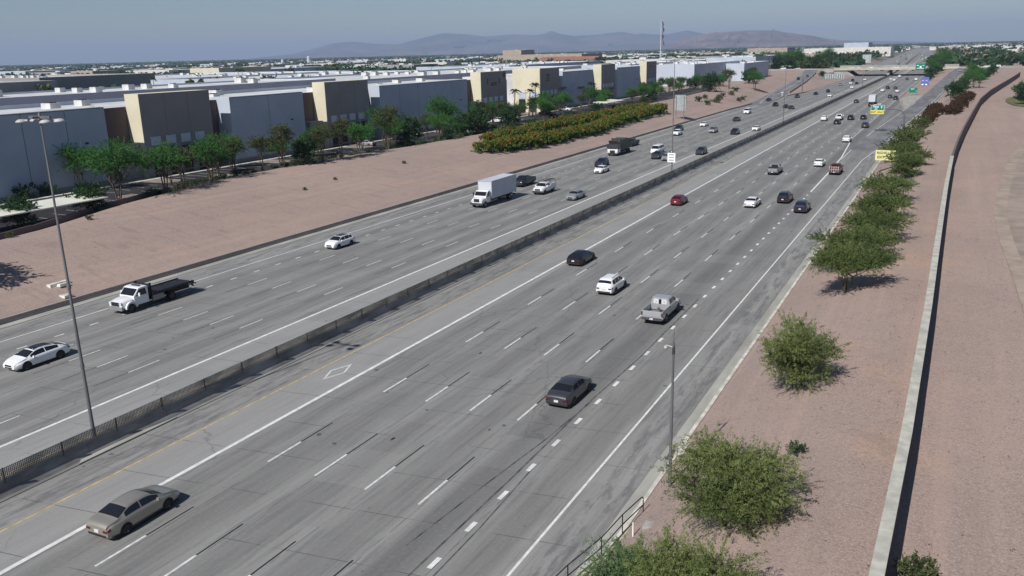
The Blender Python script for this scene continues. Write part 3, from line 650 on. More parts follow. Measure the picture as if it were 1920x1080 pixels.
def smooth_curve(pts, s):
    xs = np.array([p[0] for p in pts]); ys_ = np.array([p[1] for p in pts])
    def f(y):
        if s <= 0: return float(np.interp(y, xs, ys_))
        k = np.array([-1, -.5, 0, .5, 1])*s; wt = np.array([1, 2, 3, 2, 1])/9
        return float((np.interp(np.clip(y+k, xs[0], xs[-1]), xs, ys_)*wt).sum())
    return f
class Shell:
    def __init__(s, L, W, top, belt, z0=.2, wtop=.72, nose=.16, tail=.12, sm=.10):
        s.L, s.W = L, W; s.top = smooth_curve(top, sm); s.belt = smooth_curve(belt, sm*1.5); s.z0 = z0; s.wtop = wtop; s.nose = nose; s.tail = tail
    def hw(s, y):
        h = s.W/2; a = s.L/2-y; b_ = y+s.L/2; k = 1.0
        if a < .9: k -= s.nose*(1-a/.9)**2
        if b_ < .9: k -= s.tail*(1-b_/.9)**2
        return h*k
    def ring(s, y):
        zt = s.top(y); zb = min(s.belt(y), zt-.03); h = s.hw(y); L2 = s.L/2
        e = min(1, min(L2-y, y+L2)/.18); z0 = s.z0+(1-e)*.10
        c = min(1, max(0, (zt-zb-.06)/.42)); wr = h*(.93-(.93-s.wtop)*c)
        zs = zb-z0
        return [(0, z0), (h*.86, z0), (h*.955, z0+.06), (h*.99, z0+.30*zs), (h, z0+.62*zs), (h*.985, zb-.07), (h*.945, zb), (h*.905, zb+.025*c+.006),
                (wr+h*.01, zt-.055*c-.004), (wr*.93, zt-.012), (wr*.5, zt+.012), (0, zt+.018)]
    def P(s, y, t, off=0.0):
        def raw(y, t):
            r = s.ring(y); i = min(len(r)-2, int(t)); f = t-i; return Vector((r[i][0]*(1-f)+r[i+1][0]*f, y, r[i][1]*(1-f)+r[i+1][1]*f))
        p = raw(y, t)
        if off:
            t2 = min(t, 10.9); i = int(t2); e = .12
            a = raw(y-.04, t2); c = raw(y+.04, t2); d = raw(y, i+.02); f = raw(y, i+.98)
            n = (c-a).cross(f-d); n = n.normalized() if n.length else Vector((0, 0, 1)); 
            if n.x < -.3 or (abs(n.x) < .3 and n.z < 0 and i > 5): n = -n
            p = p+n*off
        return p
    def body(s, mb, n=46):
        L2 = s.L/2; sy = [-L2+s.L*i/n for i in range(n+1)]; sy = [-L2+.0, -L2+.03]+sy[1:-1]+[L2-.03, L2]
        rows = []
        for y in sy:
            r = s.ring(y); rows.append([(p[0], y, p[1]) for p in r]+[(-p[0], y, p[1]) for p in r[-2:0:-1]])
        m = len(rows[0]); vs = [v for r in rows for v in r]
        mb.add(vs, [(i*m+j, i*m+(j+1) % m, (i+1)*m+(j+1) % m, (i+1)*m+j) for i in range(len(rows)-1) for j in range(m)], 0, True)
        mb.add(rows[0], [tuple(range(m))], 0); mb.add(rows[-1], [tuple(range(m))[::-1]], 0)
    def patch(s, mb, y0, y1, t0, t1, off=.012, side=0, ny=8, nt=4, m=0):
        """a thin shell laid just outside the body; side +1 / -1, or 0 for a panel that crosses the roof line"""
        def grid(sg):
            g = []
            for i in range(ny+1):
                y = y0+(y1-y0)*i/ny
                ts = [t0+(t1-t0)*j/nt for j in range(nt+1)]
                g.append([s.P(y, t, off) for t in ts])
            return [[Vector((sg*p.x, p.y, p.z)) for p in r] for r in g]
        if side: g = grid(side)
        else:
            a = grid(1); c = grid(-1); g = [ra[:-1]+[Vector((0, ra[-1].y, ra[-1].z))]+rc[:-1][::-1] for ra, rc in zip(a, c)]
        w_ = len(g[0]); vs = [p for r in g for p in r]
        mb.add(vs, [(i*w_+j, i*w_+j+1, (i+1)*w_+j+1, (i+1)*w_+j) for i in range(len(g)-1) for j in range(w_-1)], m, True)
def wheel(parent, x, y, r, wd=.22, rim=None, dual=False):
    s_ = 1 if x > 0 else -1; b = MB(); n = 20
    prof = [(-wd, r*.72), (-wd, r*.9), (-wd*.8, r), (-wd*.12, r), (0, r*.93), (0, r*.68)]
    vs = []
    for px, pr in prof:
        for i in range(n): t = 2*math.pi*i/n; vs.append((x+s_*px, y+pr*math.cos(t), r+pr*math.sin(t)))
    b.add(vs, [(k*n+i, k*n+(i+1) % n, (k+1)*n+(i+1) % n, (k+1)*n+i) for k in range(len(prof)-1) for i in range(n)], 0, True)
    w_ = b.build('wheel', TYRE, parent)
    b = MB(); vs = [(x-s_*.035, y+r*.69*math.cos(2*math.pi*i/n), r+r*.69*math.sin(2*math.pi*i/n)) for i in range(n)]+[(x-s_*.02, y, r)]
    b.add(vs, [(i, (i+1) % n, n) for i in range(n)], 0, True)
    for i in range(5):
        t = 2*math.pi*i/5; d = Vector((0, math.cos(t), math.sin(t))); e = Vector((0, -d.z, d.y))
        c0 = Vector((x-s_*.012, y, r)); b.add([c0-e*.03, c0+e*.03, c0+d*r*.66+e*.05, c0+d*r*.66-e*.05], [(0, 1, 2, 3)], 1)
    b.build('rim', [RIMD, rim or RIM], w_)
def arches(mb, W2, axles, r, m):
    for y in axles:
        for s_ in (-1, 1):
            n = 16; rr_ = r*1.17; pts = [(y+rr_*math.cos(math.pi*i/n), r*.98+rr_*math.sin(math.pi*i/n)) for i in range(n+1)]+[(y-rr_, .2), (y+rr_, .2)]
            a, b_ = (W2+.006, W2-.25) if s_ > 0 else (-W2-.006, -W2+.25)
            mb.prism(pts, 'x', a, b_, m)
def finish(t, mb, col, rear_extras=None):
    o = mb.build('body', [PC[col], TRIM], t, sharp=50); o.material_slots[0].link = 'OBJECT'; o.material_slots[0].material = PC[col]; return o
def recolour(t, col, roof=None):
    for ch in t.children:
        if ch.name.split('.')[0] in ('body', 'tailgate', 'bed_wall', 'mirror') and ch.material_slots and ch.material_slots[0].link == 'OBJECT': ch.material_slots[0].material = PC[col]
def mirrors(t, col, x, y, z, s=1.0, mat=None):
    for s_ in (-1, 1):
        b = MB(); b.box(s_*x-(.0 if s_ > 0 else .2*s), s_*x+(.2*s if s_ > 0 else 0), y-.05, y+.07, z-.07*s, z+.08*s, 0, .015)
        o = b.build('mirror', mat or PC[col], t); o.material_slots[0].link = 'OBJECT'; o.material_slots[0].material = mat or PC[col]
def car(kind, col, roofmat=None, wheels=RIM):
    t = empty(kind)
    if kind == 'sedan':
        L, W = 4.86, 1.84; sh = Shell(L, W, [(-2.43, .80), (-2.36, .99), (-1.95, 1.05), (-1.72, 1.07), (-.92, 1.37), (-.4, 1.43), (.1, 1.43), (.5, 1.38), (1.32, 1.02), (1.9, .90), (2.3, .74), (2.43, .55)],
                                      [(-2.43, .72), (-2.1, .90), (-1, .93), (1, .90), (1.9, .80), (2.43, .52)], wtop=.66, nose=.2, tail=.12, sm=.09)
        ax = (-1.36, 1.42); r = .325; rw = (-1.66, -1.0); ws = (.60, 1.24); sw = [(-1.25, -.28), (-.20, .92)]; my, mz = .78, .98
    elif kind == 'fastback':
        L, W = 4.97, 1.92; sh = Shell(L, W, [(-2.48, .88), (-2.40, 1.06), (-2.15, 1.08), (-1.2, 1.34), (-.5, 1.43), (.0, 1.44), (.45, 1.38), (1.45, .98), (2.1, .84), (2.4, .68), (2.48, .5)],
                                      [(-2.48, .8), (-2.1, .98), (-1, .96), (1, .88), (1.9, .76), (2.48, .5)], wtop=.60, nose=.24, tail=.16, sm=.13)
        ax = (-1.46, 1.5); r = .36; rw = (-2.05, -1.25); ws = (.62, 1.36); sw = [(-1.45, -.35), (-.27, 1.02)]; my, mz = .85, .95
    elif kind == 'suv':
        L, W = 4.68, 1.90; sh = Shell(L, W, [(-2.34, .95), (-2.28, 1.10), (-2.12, 1.28), (-1.86, 1.60), (-1.4, 1.68), (.0, 1.70), (.42, 1.63), (1.22, 1.12), (1.9, 1.01), (2.22, .86), (2.34, .6)],
                                      [(-2.34, .8), (-2.1, 1.04), (0, 1.03), (1.2, 1.0), (2.0, .9), (2.34, .58)], z0=.26, wtop=.70, nose=.17, tail=.12, sm=.11)
        ax = (-1.33, 1.38); r = .365; rw = (-2.13, -1.92); ws = (.50, 1.15); sw = [(-1.78, -1.15), (-1.08, -.20), (-.12, .88)]; my, mz = .75, 1.1
    elif kind == 'hatchback':
        L, W = 4.45, 1.82; sh = Shell(L, W, [(-2.22, .9), (-2.15, 1.05), (-1.95, 1.2), (-1.35, 1.47), (-.8, 1.53), (.0, 1.54), (.42, 1.47), (1.25, 1.03), (1.8, .92), (2.1, .78), (2.22, .55)],
                                      [(-2.22, .8), (-2.0, .98), (0, .95), (1.2, .92), (1.9, .84), (2.22, .55)], z0=.22, wtop=.68, nose=.18, tail=.12, sm=.09)
        ax = (-1.28, 1.33); r = .335; rw = (-2.0, -1.5); ws = (.50, 1.18); sw = [(-1.6, -1.05), (-.98, -.15), (-.08, .88)]; my, mz = .72, 1.02
    elif kind == 'van':
        L, W = 5.2, 2.0; sh = Shell(L, W, [(-2.6, 1.0), (-2.57, 1.3), (-2.45, 2.0), (-2.2, 2.08), (1.0, 2.08), (1.35, 1.98), (2.05, 1.2), (2.35, 1.05), (2.55, .85), (2.6, .6)],
                                    [(-2.6, .95), (-2.3, 1.18), (1.2, 1.18), (2.2, .98), (2.6, .58)], z0=.28, wtop=.80, nose=.12, tail=.05, sm=.06)
        ax = (-1.45, 1.62); r = .36; rw = (-2.575, -2.47); ws = (1.38, 1.98); sw = [(-2.2, -1.1), (-1.0, .2), (.3, 1.75)]; my, mz = 1.5, 1.3
    b = MB(); sh.body(b); arches(b, W/2, ax, r, 1)
    b.prism([(-L/2+.25, sh.z0-.015), (L/2-.25, sh.z0-.015), (L/2-.25, sh.z0+.055), (-L/2+.25, sh.z0+.055)], 'x', -W/2*.975, W/2*.975, 1)
    zt = sh.z0+.1
    b.box(-W*.37, W*.37, -L/2-.015, -L/2+.06, zt, zt+.12, 1, .01); b.box(-W*.24, W*.24, L/2-.06, L/2+.012, zt+.02, zt+.13, 1, .01)
    finish(t, b, col)
    if kind == 'fastback' or roofmat:
        b = MB(); sh.patch(b, -1.15, .5, 8.55, 11, .006, 0, 8, 4); b.build('glass_roof', GLASS, t)
    b = MB(); sh.patch(b, ws[0], ws[1], 8.35, 11, .008); b.build('windshield', GLASS, t)
    b = MB(); sh.patch(b, rw[0], rw[1], 8.35, 11, .008); b.build('rear_window', GLASS, t)
    for s_ in (-1, 1):
        for (a, c) in sw:
            b = MB(); sh.patch(b, a, c, 7.12, 7.90, .009, s_, 8, 2); b.build('side_window', GLASS, t)
    mirrors(t, col, W/2*.93, my, mz)
    for s_ in (-1, 1):
        b = MB(); sh.patch(b, L/2-.42, L/2-.05, 4.3, 5.7, .008, s_, 4, 2); b.build('headlight', HL, t)
        b = MB(); sh.patch(b, -L/2+.01, -L/2+.20, 4.4, 5.8, .010, s_, 3, 2)
        zl = sh.belt(-L/2+.05)-.12; b.box(s_*W*.26, s_*W*.42, -L/2-.018, -L/2+.03, zl-.06, zl+.07) if s_ > 0 else b.box(-W*.42, -W*.26, -L/2-.018, -L/2+.03, zl-.06, zl+.07)
        b.build('taillight', TL, t)
        for y in ax: wheel(t, s_*(W/2+.012), y, r, .22, wheels)
    b = MB(); zp = sh.belt(-L/2+.05)-.16; b.box(-.16, .16, -L/2-.035, -L/2, zp-.08, zp+.08); b.build('licence_plate', PLATE, t)
    b = MB(); b.box(-W*.22, W*.22, L/2-.03, L/2+.012, sh.z0+.28, sh.z0+.42, 0, .01); b.build('grille', TRIM, t)
    if kind in ('suv',):
        for s_ in (-1, 1):
            b = MB(); b.tube((s_*.56, -1.5, 1.725), (s_*.56, .1, 1.735), .022, .022, 6); b.build('roof_rail', CHROME, t)
    return t
def cab_shell(L, W, y0, H, zb, hood, fr=.2):
    """hood and cab of a pickup: y0 is the back of the cab, nose at +L/2"""
    top = [(y0, H-.06), (y0+.12, H), (y0+1.15, H+.01), (y0+1.5, H-.06), (y0+2.25, hood+.08), (L/2-.7, hood), (L/2-.15, hood-.1), (L/2, hood-.32)]
    belt = [(y0, zb), (y0+1.8, zb), (L/2-.6, hood-.12), (L/2, hood-.36)]
    s = Shell(1, W, top, belt, z0=.42, wtop=.76, nose=.1, tail=0, sm=.05); s.L = 2*max(abs(y0), L/2); s._y = (y0, L/2)
    return s
def pickup(col, L=5.85, W=2.02, H=1.90, bed='open', ext=.9, z=0.0):
    t = empty('pickup_truck'); y0 = L/2-3.05-ext*.4; sh = cab_shell(L, W, y0, H, 1.28, 1.22)
    b = MB()
    n = 34; sy = [y0+(L/2-y0)*i/n for i in range(n+1)]; sh.L = 50; rows = []
    for y in sy:
        k = min(1, (L/2-y)/.8); sh.W = W*(1-.09*(1-k)**2); r = sh.ring(y); rows.append([(p[0], y, p[1]) for p in r]+[(-p[0], y, p[1]) for p in r[-2:0:-1]])
    sh.W = W; m = len(rows[0]); vs = [v for r in rows for v in r]
    b.add(vs, [(i*m+j, i*m+(j+1) % m, (i+1)*m+(j+1) % m, (i+1)*m+j) for i in range(n) for j in range(m)], 0, True)
    b.add(rows[0], [tuple(range(m))], 0); b.add(rows[-1], [tuple(range(m))[::-1]], 0)
    ax = (-L/2+1.25, L/2-1.0); r = .41
    arches(b, W/2, (ax[1],), r, 1); b.box(-W*.46, W*.46, L/2-.03, L/2+.12, .48, .72, 1, .02)
    finish(t, b, col)
    b = MB(); sh.patch(b, y0+1.50, y0+2.17, 8.35, 11, .01); b.build('windshield', GLASS, t)
    b = MB(); b.prism([(-W*.33, 1.33), (W*.33, 1.33), (W*.29, H-.13), (-W*.29, H-.13)], 'y', y0-.015, y0+.02); b.build('rear_window', GLASS, t)
    for s_ in (-1, 1):
        for a, c in ((y0+.15, y0+.85), (y0+.93, y0+2.0)):
            q = MB(); sh.patch(q, a, c, 7.12, 7.88, .01, s_, 6, 2); q.build('side_window', GLASS, t)
    yb = -L/2; x = W/2-.02
    if bed in ('open', 'load', 'covered'):
        for s_ in (-1, 1):
            b = MB(); X0, X1 = (x-.10, x) if s_ > 0 else (-x, -x+.10)
            prof = [(X0, .95), (X0, 1.30), (X0+.02, 1.33), (X1-.02, 1.33), (X1, 1.29), (X1, .55), (X0, .55)]
            b.prism(prof, 'y', yb+.06, y0-.03, 0)
            arches(b, x, (ax[0],), r, 1) if s_ > 0 else None
            o = b.build('bed_wall', [PC[col], TRIM], t, sharp=40); o.material_slots[0].link = 'OBJECT'; o.material_slots[0].material = PC[col]
        b = MB(); b.box(-x+.1, x-.1, yb+.02, yb+.1, .62, 1.31, 0, .0); b.box(-x+.25, x-.25, yb-.012, yb+.02, .82, 1.22)
        o = b.build('tailgate', PC[col], t); o.material_slots[0].link = 'OBJECT'; o.material_slots[0].material = PC[col]
        b = MB(); b.box(-x+.09, x-.09, yb+.08, y0-.02, .68, .78); b.build('bed_floor', TRIM, t)
        if bed == 'covered': b = MB(); b.box(-x+.04, x-.04, yb+.1, y0-.03, 1.32, 1.36, 0, .01); b.build('bed_cover', TRIM, t)
    if bed == 'utility':
        for s_ in (-1, 1):
            b = MB(); X0, X1 = (x-.45, x+.02) if s_ > 0 else (-x-.02, -x+.45); b.box(X0, X1, yb+.05, y0-.06, .62, 1.52, 0, .02); b.box(X0+.03, X1-.03, yb+.05, y0-.1, 1.525, 1.56)
            o = b.build('tool_cabinet', PC[col], t)
        b = MB(); b.box(-x+.45, x-.45, yb+.05, y0-.06, .75, .85); b.build('bed_floor', TRIM, t)
        b = MB()
        for s_ in (-.85, .85):
            b.tube((s_, yb+.2, 2.12), (s_, L/2-2.3, 2.12), .03, .03, 6)
            for y in (yb+.3, y0-.2): b.tube((s_, y, 1.5), (s_, y, 2.12), .03, .03, 6)
        for y in (yb+.3, y0-.2, y0+1.3): b.tube((-.85, y, 2.12), (.85, y, 2.12), .03, .03, 6)
        b.build('ladder_rack', TRIM, t)
        b = MB(); 
        for x_ in (-.55, -.2): b.box(x_-.025, x_+.025, yb+.1, y0+1.5, 2.16, 2.24)
        for i in range(9): b.box(-.55, -.2, yb+.3+i*.4, yb+.34+i*.4, 2.18, 2.22)
        b.build('ladder', pm('ladder_fibreglass', (.06, .055, .05), .6, .1, 4), t)
    b = MB(); b.box(-x+.05, x-.05, yb-.14, yb+.02, .50, .72, 0, .02); b.build('rear_bumper', CHROME if bed != 'utility' else TRIM, t)
    mirrors(t, col, W/2*.93, y0+1.75, 1.38, 1.5, TRIM)
    for s_ in (-1, 1):
        b = MB(); b.box(s_*(W*.36)-.14, s_*(W*.36)+.14, L/2-.07, L/2+.02, .88, 1.06, 0, .02); b.build('headlight', HL, t)
        b = MB(); b.box(s_*(x-.06)-.055, s_*(x-.06)+.055, yb-.02, yb+.2, .88, 1.2); b.build('taillight', TL, t)
        for y in ax: wheel(t, s_*(W/2+.015), y, r, .27)
    b = MB(); b.box(-.16, .16, yb-.165, yb-.142, .55, .69); b.build('licence_plate', PLATE, t)
    b = MB(); b.box(-W*.25, W*.25, L/2-.04, L/2+.03, .78, 1.08, 0, .02); b.build('grille', CHROME, t)
    b = MB(); b.box(-.35, .35, yb+.1, L/2-.3, .3, .5); b.build('chassis', TRIM, t)
    return t
def truck_cab(t, col, y0, y1, W, zf, H, hood, flat=False, base=.5):
    """conventional cab: y0 back of cab, y1 nose"""
    b = MB(); h = W/2
    if flat:
        b.prism([(y0, base), (y1, base), (y1, base+1.0), (y1-.08, H-.2), (y1-.3, H), (y0, H)], 'x', -h, h)
    else:
        yc = y0+(y1-y0)*.52
        b.prism([(y0, base), (yc, base), (yc+.1, hood), (yc-.55, H-.06), (yc-.85, H), (y0+.05, H), (y0, H-.08)], 'x', -h*.96, h*.96)
        n = 8; L_ = y1-yc
        rows = []
        for i in range(n+1):
            y = yc+L_*i/n; f = i/n; hh = h*(.92-.12*f*f); zt = hood-.04-.20*f**2.2
            rows.append([(-hh, y, base), (-hh, y, zt-.22), (-hh*.85, y, zt-.05), (-hh*.4, y, zt+.03), (hh*.4, y, zt+.03), (hh*.85, y, zt-.05), (hh, y, zt-.22), (hh, y, base)])
        m = 8; vs = [v for r in rows for v in r]
        b.add(vs, [(i*m+j+1, i*m+j, (i+1)*m+j, (i+1)*m+j+1) for i in range(n) for j in range(m-1)], 0, True); b.add(rows[-1], [tuple(range(8))], 0)
    return b
def place(o, x, y, lb, grp, face=1, rz=0, z=None):
    o.location = (x, y, 0.008 if z is None else z); o.rotation_euler = (0, 0, (0 if face > 0 else math.pi)+rz)
    o['label'] = lb; o['category'] = CAT.get(o.name.split('.')[0], 'car'); o['group'] = grp
CAT = {'sedan': 'car', 'fastback': 'car', 'suv': 'car', 'hatchback': 'car', 'van': 'van', 'pickup_truck': 'pickup', 'box_truck': 'truck', 'flatbed_tow_truck': 'truck', 'dump_truck': 'truck', 'tipper': 'truck'}
PROTO = {}
def veh(kind, col, x, y, lb, face=1, rz=0, z=None, **k):
    key = (kind, tuple(sorted(k.items())))
    if key not in PROTO:
        o = pickup(col, **k) if kind == 'pickup_truck' else car(kind, col, **k); PROTO[key] = o
    else:
        o = copy_tree(PROTO[key])
    recolour(o, col)
    place(o, x, y, lb, 'vehicles driving away on the right carriageway' if face > 0 else 'vehicles coming towards the camera on the left carriageway', face, rz, z)
    return o
# --- right carriageway, driving away
veh('sedan', 'beige', -37.55, 26.95, 'beige sedan with dark windows, closest car at the lower left on the right carriageway', rz=R(1.5))
veh('sedan', 'grey', -22.65, 52.1, 'dark grey four-door sedan driving away in the dark lane near the dotted line', roofmat=None)
pk = veh('pickup_truck', 'pewter', -22.45, 73.1, 'silver-grey pickup with white sunshades in its rear window and an open bed', bed='open')
veh('suv', 'white', -29.85, 79.7, 'white crossover with roof rails driving away, just left of the grey pickup')
veh('fastback', 'black', -37.5, 89.8, 'black fastback sedan on the white carpool line')
veh('hatchback', 'red', -37.9, 131.4, 'dark red hatchback, the only red car on the right carriageway')
veh('sedan', 'white', -26.8, 133.5, 'white sedan left of the black crossover in the middle distance', roofmat=None)
veh('suv', 'black', -22.8, 139.0, 'black crossover, right of the white sedan in the middle distance')
veh('suv', 'navy', -19.0, 131.5, 'dark navy crossover in the exit lane beside the dotted line')
veh('pickup_truck', 'silver', -30.2, 170.5, 'silver pickup with closed bed driving away left of the small white car', bed='covered')
veh('hatchback', 'white', -23.8, 184, 'white hatchback behind the loaded work truck in the middle distance')
wt = veh('pickup_truck', 'maroon', -19.4, 174, 'old maroon work pickup with wooden slat tailgate loaded with junk', bed='load')
veh('suv', 'white', -23.9, 233, 'white crossover alone in its lane beyond the yellow sign')
veh('suv', 'darkgrey', -23.4, 275, 'dark crossover just below the green overhead sign')
veh('suv', 'white', -38.1, 298, 'white crossover on the carpool line level with the overhead sign')
veh('pickup_truck', 'white', -33.9, 302, 'white pickup in the row of cars left of the overhead sign', bed='covered')
veh('sedan', 'black', -32.6, 286, 'small black sedan right behind the white pickup left of the overhead sign')
veh('suv', 'black', -30.4, 303, 'black crossover between the white pickup and the overhead sign')
veh('hatchback', 'black', -26.8, 306, 'black hatchback immediately left of the yellow exit-only strip')
veh('sedan', 'darkgrey', -37.8, 393, 'dark sedan on the carpool line far off, left of the white box truck')
veh('suv', 'black', -30.1, 370.5, 'black crossover tailing the white box truck')
veh('hatchback', 'white', -27.4, 358, 'white hatchback showing just above the overhead sign')
far_r = [('hatchback', 'white', -34.5, 485, 'white hatchback, left one of a pair halfway to the overpass'), ('suv', 'black', -34, 514, 'black crossover, left one of two dark cars halfway to the overpass'), ('sedan', 'darkgrey', -30.2, 514, 'dark sedan, right one of two dark cars halfway to the overpass'),
         ('sedan', 'white', -27.2, 480, 'white sedan, right one of a pair halfway to the overpass'), ('suv', 'darkgrey', -27, 428, 'dark grey crossover past the box truck, left one of two'), ('suv', 'black', -24.0+.1, 416, 'black crossover past the box truck, right one of two, nearest the edge line'),
         ('sedan', 'white', -41, 641, 'white sedan in the carpool lane near the overpass'), ('hatchback', 'white', -37.8, 622, 'white hatchback next to the carpool lane near the overpass'), ('suv', 'white', -38.6, 690, 'white crossover about to pass under the overpass'),
         ('sedan', 'darkgrey', -31, 640, 'dark sedan just short of the overpass'), ('suv', 'white', -25, 629, 'white crossover at the right edge just short of the overpass')]
for k_, c_, x_, y_, l_ in far_r: veh(k_, c_, x_, y_, l_)
# --- left carriageway, coming on
veh('pickup_truck', 'green', -73.6, 210.5, 'dark green pickup following the green refuse truck', -1, bed='open')
veh('fastback', 'white', -66.1, 40.7, 'white fastback sedan with black glass roof, nearest oncoming car', -1)
veh('hatchback', 'white', -70.1, 85.9, 'white crossover coupe with black sunroof, alone in the outer left lane', -1, roofmat='sunroof')
veh('pickup_truck', 'black', -70.4, 141.2, 'black pickup close behind the white box truck', -1, bed='covered')
veh('pickup_truck', 'white', -63.2, 134.6, 'white utility pickup with ladder rack on its roof', -1, bed='utility')
veh('sedan', 'silver', -55.5, 130.5, 'silver sedan in the lane next to the carpool line', -1, roofmat=None)
veh('suv', 'navy', -66.6, 171.0, 'dark navy boxy crossover half hidden behind a white sedan', -1)
veh('sedan', 'white', -63.0, 161.7, 'white sedan in front of the navy crossover', -1, roofmat=None)
veh('van', 'white', -62.2, 196.0, 'white passenger van behind the dark grey car', -1)
veh('suv', 'darkgrey', -59.2, 186.8, 'dark grey car with pale bumper just in front of the white van', -1)
veh('sedan', 'silver', -56.2, 184.8, 'pale silver sedan half hidden by the small white sign', -1)
veh('suv', 'darkgrey', -52.0, 197.5, 'dark crossover in the carpool lane coming on past the white sign', -1)
veh('suv', 'white', -70.3, 239.8, 'white crossover in the outer lane behind the tall lamp post', -1)
veh('suv', 'black', -73.9, 253.5, 'dark crossover tucked behind the white crossover in the outer lane', -1)
veh('sedan', 'white', -70.4, 269.5, 'white sedan in the outer lane below the large sign back', -1)
veh('suv', 'silver', -62.5, 249.8, 'silver crossover with dark roof in the middle lanes', -1)
veh('suv', 'black', -55.4, 246.5, 'black crossover left of the white car in the carpool lane', -1)
veh('sedan', 'darkgrey', -65.2, 291.5, 'dark sedan in the middle lanes below the white van', -1)
veh('van', 'white', -68.8, 325, 'white high-roof van in the outer lane far off', -1)
veh('sedan', 'white', -52.0, 259, 'white sedan in the carpool lane coming on beside the barrier', -1)
far_l = [('suv', 'black', -66.4, 367, 'black crossover, leftmost of the dark cluster below the on-ramp'), ('sedan', 'black', -60.6, 357.5, 'black sedan, middle of the dark cluster below the on-ramp'), ('sedan', 'darkgrey', -57.5, 351.5, 'dark grey sedan, rightmost of the dark cluster below the on-ramp'),
         ('suv', 'darkgrey', -67.6, 428, 'dark grey crossover near the gore of the on-ramp'), ('sedan', 'black', -63, 455, 'black sedan right of the gore of the on-ramp'), ('sedan', 'white', -54, 437, 'white sedan near the carpool line right of the gore'),
         ('hatchback', 'darkgrey', -60.6, 481, 'dark hatchback in the middle lanes right of the gore'), ('sedan', 'silver', -63.2, 556, 'silver sedan below the overhead sign back'), ('sedan', 'white', -59.6, 578, 'white sedan right of the overhead sign back'),
         ('sedan', 'black', -56.2, 577, 'black sedan beside a white one, right of the overhead sign back'), ('suv', 'black', -62.9, 619, 'black crossover behind the white sedan, right of the overhead sign back'), ('hatchback', 'white', -53, 522, 'white hatchback near the carpool line in front of a dark pair'),
         ('sedan', 'white', -56.8, 636, 'white sedan coming out from under the overpass'), ('sedan', 'black', -75.6, 401, 'black sedan at the foot of the on-ramp')]
for k_, c_, x_, y_, l_ in far_l: veh(k_, c_, x_, y_, l_, -1)
for (k_, c_, yy_, dx, l_) in (('suv', 'black', 585, -1.6, 'black crossover coming down the on-ramp, lower one'), ('sedan', 'darkgrey', 620, 1.8, 'dark sedan coming down the on-ramp, upper one')):
    rx, rzv = ramp_at(0, yy_); rx2 = ramp_at(0, yy_+10)[0]; veh(k_, c_, rx+dx, yy_, l_, -1, math.atan2(rx-rx2, 10), rzv+.02)
rx, rzv = ramp_at(1, 655); veh('sedan', 'silver', rx+1.6, 655, 'pale sedan climbing the exit ramp near its top', 1, -.03, rzv+.02)
# cars beyond the overpass
rr = random.Random(11)
for i in range(26):
    yv = rr.uniform(880, 2000); left = i % 2 == 0; x_ = (rr.choice((-70, -66.3, -62.6, -59, -55)) if left else rr.choice((-41, -37.5, -33.7, -30, -26.2)))+bend(yv)
    o = veh(rr.choice(('sedan', 'suv', 'hatchback')), rr.choice(('white', 'black', 'silver', 'darkgrey', 'white')), x_, yv, 'tiny distant car on the freeway beyond the overpass', -1 if left else 1, .028)
    o['group'] = 'distant cars beyond the overpass'
# cars crossing on the overpass and waiting at the ramp tops
for i, (x_, y_, c_) in enumerate(((-76, 731, 'white'), (-70, 727, 'silver'), (-62, 731, 'white'), (-44, 727, 'white'), (-38, 731, 'white'), (10, 729, 'white'), (17, 727, 'white'), (24, 731, 'white'), (-116, 728, 'silver'), (-128, 731, 'white'))):
    o = veh('suv' if i % 2 else 'sedan', c_, x_, y_, 'pale car on the cross street over the freeway', 1, R(90), 5.33)
    o['group'] = 'cars on the cross street'
# sunshades, load, roof glass
for s_ in (-1, 1):
    b = MB(); b.prism([(s_*.13, 1.33), (s_*.66, 1.33), (s_*.60, 1.80), (s_*.13, 1.80)][::s_], 'y', 0, .012)
    o = b.build('sunshade', PLATE, pk); o.location = (0, 5.85/2-3.05-.36-.03, 0)
    b = MB(); b.tube((s_*.38, -.012, 1.55), (s_*.38, .0, 1.55), .045, .045, 8); o2 = b.build('emblem', pm('grey_print', (.15, .17, .2), .6, .1, 3), pk); o2.location = (0, 5.85/2-3.05-.36-.032, 0)
b = MB(); b.box(-.45, .45, -2.3, -1.5, .79, 1.02, 0, .03); b.box(-.1, .1, -1.3, -.8, .79, 1.15, 0, .03); b.build('hitch_plate', RIM, pk)
for ch in list(wt.children):
    if ch.name.startswith('tailgate'):
        b = MB()
        for i in range(5): b.box(-.92+i*.4, -.78+i*.4, -3.02, -2.95, .7, 1.75)
        b.box(-.95, .95, -2.95, -2.90, 1.05, 1.15); b.box(-.95, .95, -2.95, -2.90, 1.5, 1.6)
        b.build('slat_tailgate', pm('weathered_boards', (.34, .32, .29), .9, .25, 3), wt)
rj = random.Random(4); b = MB()
for i in range(12):
    cx, cy, cz, s_ = rj.uniform(-.55, .55), rj.uniform(-2.5, -.9), rj.uniform(.85, 1.35), rj.uniform(.15, .4); b.box(cx-s_, cx+s_, cy-s_, cy+s_, cz-s_*.6, cz+s_*.6, i % 3, .06)
b.build('junk_load', [PC['maroon'], TRIM, PC['tan']], wt)
